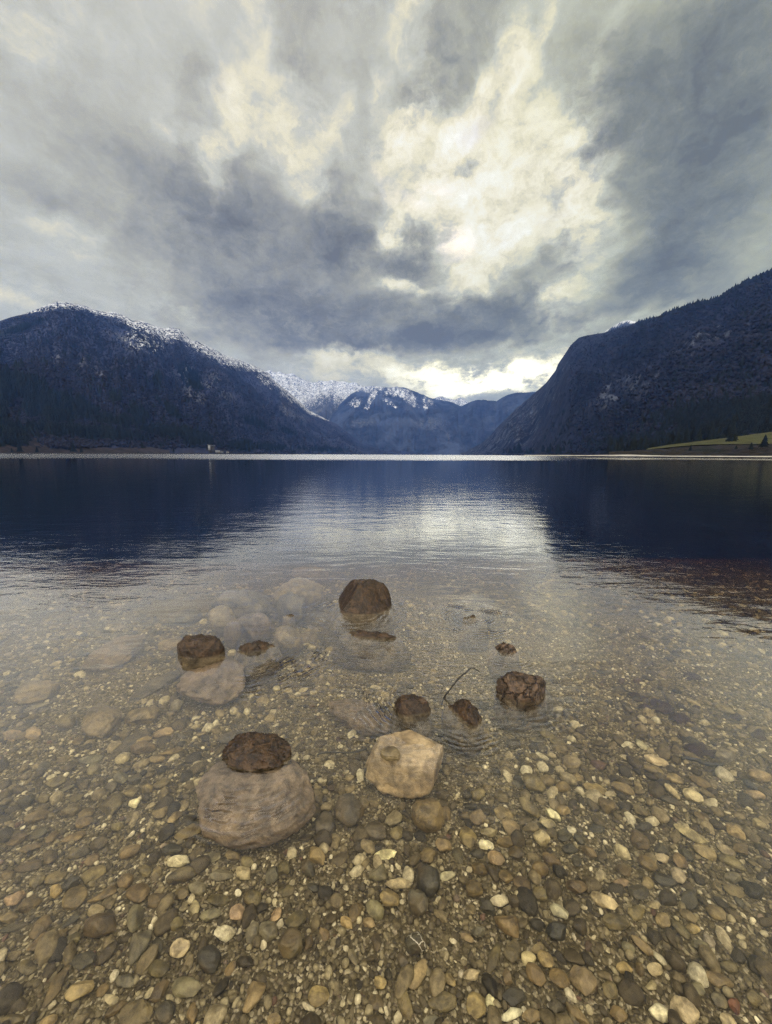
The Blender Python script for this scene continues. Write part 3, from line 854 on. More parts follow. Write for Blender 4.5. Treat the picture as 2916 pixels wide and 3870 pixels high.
# ------------------------------------------------------------------ stone materials
def stone_mat(name, use_obj_color=True, cols=None, cap=None, veins=0.0, sc=1.0, crack=0.0, rough=0.55, bmp=1.0):
    m, nt, b = material(name)
    tc = nt.new('ShaderNodeTexCoord'); oi = nt.new('ShaderNodeObjectInfo')
    P = tc.outputs['Object']
    geo = nt.new('ShaderNodeNewGeometry')
    W = geo.outputs['Position']
    off = nt.vm('SCALE', (7.3, 3.1, 5.7), scale=nt.m('MULTIPLY', oi.outputs['Random'], 9.0))
    Q = nt.vm('ADD', W, off)
    n1 = nt.noise(Q, 30 * sc, 6, .68, .4); n2 = nt.noise(Q, 90 * sc, 4, .65); n3 = nt.noise(Q, 9 * sc, 3, .5, .8)
    if use_obj_color:
        base = oi.outputs['Color']
    else:
        base = nt.mix(nt.mr(n3, .35, .65), cols[0], cols[1])
    lo = nt.mix(1.0, base, (0.36, 0.33, 0.28), 'MULTIPLY'); hi = nt.mix(1.0, base, (1.65, 1.6, 1.45), 'MULTIPLY')
    c = nt.mix(nt.mr(n1, .32, .68), lo, hi)
    c = nt.mix(nt.mr(n2, .3, .7, 0, .45), c, lo)
    # ochre algae film in patches
    c = nt.mix(nt.m('MULTIPLY', nt.mr(n3, .5, .72), .35), c, (0.12, 0.075, 0.025))
    if veins:
        vd = nt.voro(nt.vm('ADD', Q, nt.vm('SCALE', nt.noise(Q, 20, 3, .6, out='Color'), scale=.05)), 26, 'DISTANCE_TO_EDGE')
        c = nt.mix(nt.m('MULTIPLY', nt.mr(vd, .035, .012), veins), c, (0.45, 0.41, 0.33))
    h = nt.m('ADD', nt.m('MULTIPLY', n1, .006 * bmp), nt.m('MULTIPLY', n2, .0022 * bmp))
    if crack:
        cd_ = nt.voro(nt.vm('ADD', nt.vm('MULTIPLY', Q, (1.0, 1.0, 1.6)), nt.vm('SCALE', nt.noise(Q, 14, 4, .6, out='Color'), scale=.10)), 11, 'DISTANCE_TO_EDGE')
        ck = nt.mr(cd_, .0, .06)
        c = nt.mix(nt.m('MULTIPLY', nt.m('SUBTRACT', 1.0, ck), crack), c, (0.012, 0.008, 0.005))
        h = nt.m('ADD', h, nt.m('MULTIPLY', ck, .012 * crack))
    if cap:
        zz = nt.sep(W)[2]
        zz = nt.m('ADD', zz, nt.m('MULTIPLY', nt.m('SUBTRACT', n1, .5), .02))
        cm = nt.mr(zz, cap[1] - .006, cap[1] + .006)
        cc = nt.mix(nt.mr(n2, .3, .7), cap[0], tuple(v * .25 for v in cap[0]))
        cc = nt.mix(nt.mr(n1, .46, .62, 0, .85), cc, tuple(v * 1.9 for v in cap[0]))
        cc = nt.mix(nt.mr(nt.noise(Q, 160, 3, .6), .62, .72, 0, .8), cc, tuple(v * 4.0 for v in cap[0]))
        if crack: cc = nt.mix(nt.m('MULTIPLY', nt.m('SUBTRACT', 1.0, ck), crack), cc, (0.010, 0.006, 0.004))
        c = nt.mix(cm, c, cc)
    nt.l.new(c, b.inputs['Base Color'])
    b.inputs['Roughness'].default_value = rough; b.inputs['Specular IOR Level'].default_value = .5 if not cap else .28
    nt.l.new(nt.bump(h, 1.0, .9), b.inputs['Normal'])
    return m


M_PEB = stone_mat('pebble_stone', veins=.0)
M_VEIN = stone_mat('veined_pebble_stone', veins=.9)
M_DARK = stone_mat('wet_brown_rock', False, [(0.075, 0.058, 0.034), (0.125, 0.098, 0.060)], cap=((0.030, 0.0165, 0.0075), 0.003), crack=.08, rough=.30, sc=.8, bmp=2.6)
M_CRACK = stone_mat('cracked_rock', False, [(0.085, 0.064, 0.040), (0.14, 0.105, 0.068)], cap=((0.060, 0.037, 0.022), 0.002), crack=.8, sc=.8, rough=.32, bmp=2.6)
M_PINK = stone_mat('pinkish_rock', False, [(0.080, 0.057, 0.037), (0.135, 0.098, 0.066)], sc=.6)
M_CAP = stone_mat('algae_capped_rock', False, [(0.12, 0.086, 0.058), (0.19, 0.142, 0.098)], cap=((0.024, 0.0135, 0.0065), 0.002), sc=.8, bmp=2.2, rough=.32)
M_BODY = stone_mat('sunken_boulder_rock', False, [(0.105, 0.076, 0.050), (0.18, 0.135, 0.092)], sc=.8, bmp=2.5)
M_TAN = stone_mat('pale_tan_rock', False, [(0.19, 0.138, 0.075), (0.30, 0.23, 0.135)], sc=.6)
M_GREYB = stone_mat('grey_brown_rock', False, [(0.052, 0.042, 0.026), (0.092, 0.074, 0.047)], sc=.6)
M_OCHRE = stone_mat('ochre_rock', False, [(0.105, 0.079, 0.038), (0.165, 0.126, 0.066)], sc=.6)

# ------------------------------------------------------------------ boulders
def rock_mesh(name, seed, sub=5, lump=.22, fine=.05, cuts=6, cutd=(.62, .92), planes=(), squash=1.0):
    V, Fc = ICO[sub]
    V = V.copy()
    r = np.random.default_rng(seed)
    pl = [(np.array(p[:3], float), p[3]) for p in planes]
    for _ in range(cuts):
        nv = r.normal(size=3); pl.append((nv / np.linalg.norm(nv), r.uniform(*cutd)))
    for nv, d in pl:
        nv = nv / np.linalg.norm(nv)
        s = V @ nv - d
        V = V - np.where(s > 0, s * .88, 0)[:, None] * nv
    n1 = fbm(V * 1.3 + seed * 5.1, 3, seed)
    n2 = fbm(V * 3.6 + seed * 2.7, 4, seed + 3, ridged=True)
    n3 = fbm(V * 9 + seed, 4, seed + 7, gain=.6)
    V = V * (1 + lump * n1 + fine * n2 + fine * .75 * n3)[:, None]
    V -= (V.max(0) + V.min(0)) / 2
    V /= np.abs(V).max(0)
    return mesh_np(name, V, Fc)


def rock(name, px, py, w, hgt, mat, label, seed, bpx=None, ratio=.8, rot=0.0, under=.12, cuts=6, planes=(), lump=.2, fine=.06, group=None, cat='rock', sub=5, c=None):
    """a rock that breaks the surface: px,py = centre of its waterline, w = waterline width in photo pixels, hgt = height above water in m"""
    P = to_plane(px, py, 0.0)
    sc = np.linalg.norm(P - CAM) * (ray(px, py) @ fwd) / F
    a = w * sc / 2
    dep = -float(bed_z(P[0], P[1]))
    cc = c if c else max((dep + hgt) * .56, hgt * .7)
    zc = hgt - cc
    k = math.sqrt(max(1 - (zc / cc) ** 2, .12))
    a = a / k; b_ = a * ratio
    me = rock_mesh(name, seed, sub, lump, fine, cuts, planes=planes)
    # below the waterline the sides drop steeply instead of flaring out
    V = np.empty(len(me.vertices) * 3, np.float32); me.vertices.foreach_get('co', V); V = V.reshape(-1, 3)
    rad = np.hypot(V[:, 0], V[:, 1]); zw = -zc / cc
    lim = k * (1.0 + .38 * np.clip(zw - V[:, 2], 0, 1))
    f_ = np.where(V[:, 2] < zw, np.minimum(1, lim / np.maximum(rad, 1e-4)), np.minimum(1, np.maximum(lim / np.maximum(rad, 1e-4), 0)))
    V[:, :2] *= f_[:, None]
    me.vertices.foreach_set('co', V.ravel()); me.update()
    o = link(name, me, mat)
    o.scale = (a, b_, cc); o.location = (P[0], P[1], zc); o.rotation_euler = (0, 0, R(rot))
    return tag(o, label, cat, group)


def sunk(name, px, py, w, h, ang, mat, label, seed, thick=.55, lump=.22, cuts=7, cat='rock', group=None, top=None, fine=.09, planes=()):
    """a stone lying wholly under water, its outline given in photo pixels"""
    P = to_bed(px, py, .05)
    e = 4.0
    X1 = (to_bed(px + e, py, .05) - P) / e; Y1 = (to_bed(px, py + e, .05) - P) / e
    dep_ang = -ray(px, py)[2]
    J = np.array([[X1[0], Y1[0]], [X1[1], Y1[1]]])
    ca, sa = math.cos(R(ang)), -math.sin(R(ang))
    E = np.array([[ca * w / 2, -sa * h / 2], [sa * w / 2, ca * h / 2]])
    K = J @ E
    # a lying stone shows some of its side: shorten it along the line of sight
    v = P[:2] / np.linalg.norm(P[:2]); f = max(dep_ang, .3) ** .55
    Sh = np.eye(2) - (1 - f) * np.outer(v, v)
    K = Sh @ K
    U, s, Vt = np.linalg.svd(K)
    th = math.atan2(U[1, 0], U[0, 0])
    tz = s[1] * thick
    zb = float(bed_z(P[0], P[1]))
    zc = zb + tz * .55
    if top is not None:
        tz = (top - zb) * .56; zc = top - tz
    o = link(name, rock_mesh(name, seed, 4 if max(w, h) < 130 else 5, lump, fine, cuts, planes=planes), mat)
    o.scale = (s[0], s[1], tz); o.location = (P[0], P[1], zc); o.rotation_euler = (0, 0, th)
    return tag(o, label, cat, group)


rock('boulder', 1346, 2290, 272, .185, M_DARK, 'tall upright dark brown boulder standing highest out of the water', 3, ratio=.8, cuts=2, planes=[(-.80, -.1, .60, .46), (.62, -.3, .75, .70), (-.1, -.9, .42, .66), (.98, 0, .12, .80), (0, .2, 1, .84)], lump=.09, fine=.05, c=.30, cat='boulder')
rock('rock', 762, 2462, 176, .095, M_DARK, 'blocky dark rock, emergent on the left with its black reflection below it', 8, ratio=.62, planes=[(0, 0, 1, .80), (-1, 0, .1, .86), (0, -1, .2, .8)], cuts=3, lump=.14)
rock('rock', 972, 2452, 150, .045, M_DARK, 'low ragged dark rock tip just right of the blocky rock', 12, ratio=.6, rot=12, cuts=8, fine=.14, lump=.25)
rock('rock', 1398, 2398, 225, .034, M_DARK, 'flat wet slab barely breaking the surface in front of the tall boulder', 15, ratio=.35, rot=-4, cuts=8, fine=.14, lump=.22)
rock('rock', 1792, 2338, 84, .016, M_DARK, 'tiny dark rock tip inside the widest ring of ripples', 19, ratio=.5, cuts=5, fine=.16)
rock('rock', 1905, 2460, 100, .042, M_CRACK, 'small brown rock tip between the ripple rings and the cracked rock', 24, ratio=.62, rot=-22, cuts=5, planes=[(-.6, -.2, .7, .62)])
rock('rock', 1966, 2606, 196, .085, M_CRACK, 'cracked brown rock, widest of the dry topped rocks on the right', 27, ratio=.78, rot=24, cuts=4, planes=[(0, 0, 1, .82), (-.7, -.3, .5, .8)], lump=.18, fine=.10)
rock('rock', 1556, 2680, 142, .060, M_DARK, 'smooth rounded dark brown rock left of the upright twig', 33, ratio=.72, rot=-14, cuts=2, planes=[(0, 0, 1, .84)], lump=.12)
rock('rock', 1750, 2696, 165, .058, M_DARK, 'lumpy dark rock at the foot of the upright twig', 36, ratio=.62, rot=-52, cuts=4, lump=.22, fine=.12)
rock('rock', 1090, 2328, 42, .012, M_DARK, 'tiny black rock tip left of the tall boulder', 38, ratio=.5, cuts=5, fine=.15)

# the two big half sunk boulders
def big_boulder(name, x0, x1, y0, y1, top, mat, label, seed, planes, lump, cuts, ang=0, fine=.04, ztop_shift=(0, 0)):
    px, py = (x0 + x1) / 2, (y0 + y1) / 2
    o = sunk(name, px, py, x1 - x0, y1 - y0, ang, mat, label, seed, top=top, lump=lump, cuts=cuts, planes=planes, cat='boulder', fine=fine)
    return o


B10 = big_boulder('boulder', 725, 1195, 2840, 3225, -.010, M_BODY, 'largest half sunken boulder, pinkish brown, with a dark cap above water', 44, [(0, .05, 1, .80), (.7, -.5, .5, .86), (-.8, -.3, .5, .88)], .12, 3, fine=.06)
B11 = big_boulder('boulder', 1380, 1692, 2800, 3020, .008, M_TAN, 'pale tan angular boulder right of the largest sunken boulder', 52, [(.1, .2, 1, .70), (.2, -1, .25, .62), (1, -.1, .2, .80), (-.6, -.5, .55, .74)], .09, 2, fine=.05)
# the dry dark crown of the largest boulder and the dry knob of the tan one belong to their boulders
def crown_part(parent, px, py, w, hgt, mat, seed, ratio, rot, planes, name, fine=.09):
    o = rock(name, px, py, w, hgt, mat, None, seed, ratio=ratio, rot=rot, planes=planes, cuts=4, lump=.26, fine=fine, c=hgt * .85)
    for k in ('label', 'category'):
        if k in o: del o[k]
    o.parent = parent
    bpy.context.view_layer.update()
    o.matrix_parent_inverse = parent.matrix_world.inverted()
    return o


bpy.context.view_layer.update()
crown_part(B10, 968, 2852, 272, .068, M_DARK, 61, .60, -9, [(.62, -.15, .77, .52), (-.75, -.2, .62, .74), (0, -.85, .55, .70)], 'dark_crown', .17)['label'] = 'dark rusty brown crown above the water'
crown_part(B11, 1474, 2852, 78, .024, M_OCHRE, 49, .7, 0, [(0, 0, 1, .8)], 'dry_knob', .14)['label'] = 'dry pitted ochre knob'

SUNK = [
    (810, 2590, 275, 180, 10, M_PINK, 'broad pinkish rounded stone just under water in front of the blocky dark rock', -.012, 'boulder'),
    (378, 2707, 168, 143, 15, M_OCHRE, 'round tan stone under water beside a smaller oval stone on the left', None, 'stone'),
    (531, 2682, 143, 80, 5, M_OCHRE, 'oval tan stone touching the right of the round tan stone', None, 'stone'),
    (126, 2602, 200, 97, 10, M_OCHRE, 'wedge shaped tan stone under water by the left edge', None, 'stone'),
    (441, 2455, 285, 125, 24, M_PINK, 'big faint pinkish slab under water left of the blocky dark rock', None, 'slab'),
    (600, 2560, 250, 56, 34, M_GREYB, 'long narrow grey slab slanting down under the blocky dark rock', None, 'slab'),
    (504, 2768, 180, 60, 33, M_GREYB, 'long brown slab below the oval tan stone', None, 'slab'),
    (650, 2425, 112, 46, 12, M_OCHRE, 'yellowish stone just left of the blocky dark rock', None, 'stone'),
    (842, 2381, 110, 40, 0, M_OCHRE, 'tan stone just behind the blocky dark rock', -.02, 'stone'),
    (962, 2396, 144, 52, -3, M_PINK, 'pinkish brown stone behind the low ragged rock tip', -.02, 'stone'),
    (884, 2425, 66, 36, 0, M_PINK, 'small pink stone wedged between the blocky rock and the ragged tip', -.02, 'stone'),
    (1091, 2444, 114, 80, 0, M_OCHRE, 'pale round stone right of the low ragged rock tip', -.02, 'stone'),
    (1166, 2390, 80, 60, 20, M_OCHRE, 'small ochre stone behind the pale round stone', None, 'stone'),
    (914, 2328, 240, 66, -4, M_GREYB, 'wide flat stone under water in the group behind the blocky dark rock', -.015, 'slab'),
    (1130, 2282, 200, 62, 2, M_OCHRE, 'wide flat pale slab left of the tall boulder', -.03, 'slab'),
    (1100, 2338, 120, 50, -6, M_GREYB, 'grey stone under the tiny black rock tip', -.006, 'stone'),
    (1200, 2330, 110, 46, 0, M_GREYB, 'grey stone between the tiny black tip and the tall boulder', None, 'stone'),
    (962, 2268, 120, 46, 0, M_GREYB, 'dim grey stone farthest back in the left group of sunken stones', None, 'stone'),
    (1180, 2176, 150, 50, 0, M_OCHRE, 'faint flat stone far under water behind the tall boulder on its left', None, 'slab'),
    (700, 2330, 140, 50, 10, M_GREYB, 'faint grey stone left of the wide flat stone', None, 'stone'),
    (2000, 2680, 180, 100, 15, M_GREYB, 'dark stone under water below the cracked rock', -.03, 'stone'),
    (1360, 2700, 280, 110, -25, M_PINK, 'sloping pinkish slab under the ring ripples left of the smooth dark rock', -.10, 'slab'),
    (1790, 2348, 170, 60, 0, M_GREYB, 'dark stone just under the widest ring of ripples', -.008, 'stone'),
    (1317, 3030, 122, 125, 20, M_GREYB, 'flat olive grey stone between the two big boulders', None, 'stone'),
    (1416, 3100, 88, 76, 0, M_GREYB, 'grey rounded stone below the pale tan boulder', None, 'stone'),
    (1224, 3080, 84, 100, 0, M_GREYB, 'brown stone against the right flank of the largest boulder', None, 'stone'),
    (870, 2760, 100, 50, 10, M_GREYB, 'grey flat stone just behind the dark crown of the largest boulder', None, 'stone'),
    (118, 2740, 62, 70, 50, M_TAN, 'pale greenish slab standing on edge near the left edge', None, 'stone'),
    (40, 2746, 80, 44, 5, M_TAN, 'pale greenish slab touching the left edge of the picture', None, 'stone'),
    (613, 2738, 84, 34, 12, M_TAN, 'pale cream stone right of the long brown slab', None, 'stone'),
]
OCC = []
for i, (px, py, w, h, ang, mt, lab, top, nm) in enumerate(SUNK):
    sunk('sunken_' + nm, px, py, w, h, ang, mt, lab, 100 + i * 3, thick=.6 if nm != 'slab' else .4, top=top, cat=nm)
    OCC.append((px, py, w, h, ang))
OCC += [(960, 3010, 480, 380, 0), (1536, 2910, 330, 250, 0)]

# ------------------------------------------------------------------ twigs
def tube(name, pts, rad, mat, label, cat='twig', seg=8, bumps=0.0):
    pts = np.array(pts, float)
    V, Fc = [], []
    n = len(pts)
    for i in range(n):
        tdir = pts[min(i + 1, n - 1)] - pts[max(i - 1, 0)]
        tdir /= np.linalg.norm(tdir)
        a = np.cross(tdir, [0.3, 0.9, .1]); a /= np.linalg.norm(a); b_ = np.cross(tdir, a)
        r = rad[i] if hasattr(rad, '__len__') else rad
        r = r * (1 + bumps * rng.normal())
        for s in range(seg):
            an = 2 * math.pi * s / seg
            V.append(pts[i] + (a * math.cos(an) + b_ * math.sin(an)) * r)
    for i in range(n - 1):
        for s in range(seg):
            Fc.append((i * seg + s, i * seg + (s + 1) % seg, (i + 1) * seg + (s + 1) % seg, (i + 1) * seg + s))
    me = mesh_np(name, V, np.array(Fc))
    bm = bmesh.new(); bm.from_mesh(me); bm.verts.ensure_lookup_table()
    bm.faces.new([bm.verts[s] for s in range(seg)][::-1]); bm.faces.new([bm.verts[(n - 1) * seg + s] for s in range(seg)])
    bm.to_mesh(me); bm.free()
    o = link(name, me, mat)
    return tag(o, label, cat)


m_twig, nt, b = material('wet_twig')
Pn = nt.noise(nt.new('ShaderNodeTexCoord').outputs['Object'], 120, 4, .6)
nt.l.new(nt.mix(Pn, (0.003, 0.0025, 0.002), (0.012, 0.009, 0.006)), b.inputs['Base Color']); b.inputs['Roughness'].default_value = .5
base = to_plane(1671, 2636)
pts = []
for px, py in ((1668, 2640), (1680, 2631), (1690, 2620), (1698, 2610), (1712, 2592), (1731, 2568), (1750, 2553), (1768, 2539), (1782, 2527), (1794, 2531), (1803, 2537), (1812, 2541)):
    d = ray(px, py); tq = base[1] / d[1]
    pts.append(CAM + d * tq + np.array([0, .1 * (px - 1671) / 140 * .1, 0]))
pts[0][2] -= .03
# resample with small kinks
P_ = np.array(pts); s = np.linspace(0, 1, len(P_)); u = np.linspace(0, 1, 40)
P_ = np.stack([np.interp(u, s, P_[:, k]) for k in range(3)], -1) + rng.normal(0, .0006, (40, 3))
tube('twig', P_, np.interp(u, [0, .1, .7, 1], [.0050, .0042, .0032, .0020]), m_twig, 'thin black twig with a bent tip sticking out of the water', bumps=.14)
for (p0, p1, lab, rr) in (((1198, 2852), (1385, 2834), 'thin dark twig under water between the two big boulders', .003), ((712, 2822), (792, 2833), 'short dark twig under water left of the largest boulder', .003),
                      ((2572, 2866), (2735, 2892), 'long dark stick lying under water below the dark leaf clumps', .007), ((2330, 2582), (2385, 2620), 'short dark stick at the left end of the leaf clumps', .004)):
    A = to_bed(*p0, .035); B = to_bed(*p1, .03)
    u = np.linspace(0, 1, 24)[:, None]
    P_ = A * (1 - u) + B * u; P_[:, 2] += .012 * np.sin(u[:, 0] * 7) * .5; P_[:, :2] += rng.normal(0, .0012, (24, 2))
    tube('sunken_twig', P_, rr, m_twig, lab, bumps=.12)

# ------------------------------------------------------------------ dark sunken leaves on the right
m_leaf, nt, b = material('sodden_leaf')
P = nt.new('ShaderNodeNewGeometry').outputs['Position']
nt.l.new(nt.mix(nt.noise(P, 40, 4, .6), (0.012, 0.008, 0.010), (0.036, 0.019, 0.019)), b.inputs['Base Color']); b.inputs['Roughness'].default_value = .7
b.inputs['Specular IOR Level'].default_value = .15


def leaf(px, py, w, h, ang, label, seed):
    P = to_bed(px, py, .02); e = 4.0
    X1 = (to_bed(px + e, py, .02) - P) / e; Y1 = (to_bed(px, py + e, .02) - P) / e
    ca, sa = math.cos(R(ang)), math.sin(R(ang))
    nr_, na_ = 12, 48
    V, top = [], []
    r = np.random.default_rng(seed)
    ph = np.arange(na_) * 2 * math.pi / na_
    rag = 1 + .42 * fbm(np.stack([np.cos(ph) * 1.9 + seed, np.sin(ph) * 1.9, 0 * ph], -1), 4, seed, gain=.7)
    for sgn in (0, 1):
        for i in range(nr_):
            q = (i + .02) / (nr_ - 1)
            for k in range(na_):
                u = math.cos(ph[k]) * q * rag[k] * w / 2; v = math.sin(ph[k]) * q * rag[k] * h / 2
                ix, iy = u * ca - v * sa, -(u * sa + v * ca)
                G = P + X1 * ix + Y1 * iy
                z = float(bed_z(G[0], G[1])) + .022 + .010 * math.sin(ix * .06 + seed) * math.cos(iy * .09) - .010 * q * q - sgn * .003
                V.append((G[0], G[1], z))
    Fc = []
    n0 = nr_ * na_
    for i in range(nr_ - 1):
        for k in range(na_):
            k2 = (k + 1) % na_
            Fc.append((i * na_ + k, (i + 1) * na_ + k, (i + 1) * na_ + k2, i * na_ + k2))
            Fc.append((n0 + i * na_ + k, n0 + i * na_ + k2, n0 + (i + 1) * na_ + k2, n0 + (i + 1) * na_ + k))
    for k in range(na_):
        k2 = (k + 1) % na_
        i = nr_ - 1
        Fc.append((i * na_ + k, n0 + i * na_ + k, n0 + i * na_ + k2, i * na_ + k2))
    o = link('sunken_leaf', mesh_np('sunken_leaf', V, np.array(Fc)), m_leaf)
    return tag(o, label, 'leaf', 'dark sodden leaves under water on the right')


def T7(x, y): return 2200 + x / 2.328, 2400 + y / 2.328


for i, (x, y, w, h, ang, lab) in enumerate([
    (490, 530, 170, 60, -18, 'dark purple brown sunken leaf at the left end of the leaf patch'), (965, 345, 150, 55, -20, 'dark purple sunken leaf lying alone behind the leaf patch'),
    (690, 610, 210, 110, -20, 'ragged dark sunken leaf in the middle of the leaf patch'), (550, 625, 130, 34, -12, 'narrow dark sunken leaf in front of the left end leaf'),
    (870, 715, 240, 90, -18, 'largest ragged dark leaf clump right of the middle leaf'), (1030, 990, 250, 130, -12, 'dark wine red sunken leaf, nearest of the clump, with white specks'),
    (505, 775, 70, 55, -10, 'small dark leaf scrap beside the pale green angular stones'), (915, 880, 110, 70, -30, 'small dark leaf scrap just behind the wine red leaf'),
    (1530, 840, 220, 66, -34, 'dark slate coloured leaf near the right edge'), (1350, 712, 110, 46, -15, 'small dark leaf left of the slate coloured leaf'),
    (1010, 640, 110, 42, -10, 'small dark leaf at the far right of the middle leaf'), (1200, 1140, 130, 40, -12, 'dark leaf scrap at the end of the long sunken stick')]):
    px, py = T7(x, y)
    leaf(px, py, w / 2.328, h / 2.328, ang, lab, 300 + i)

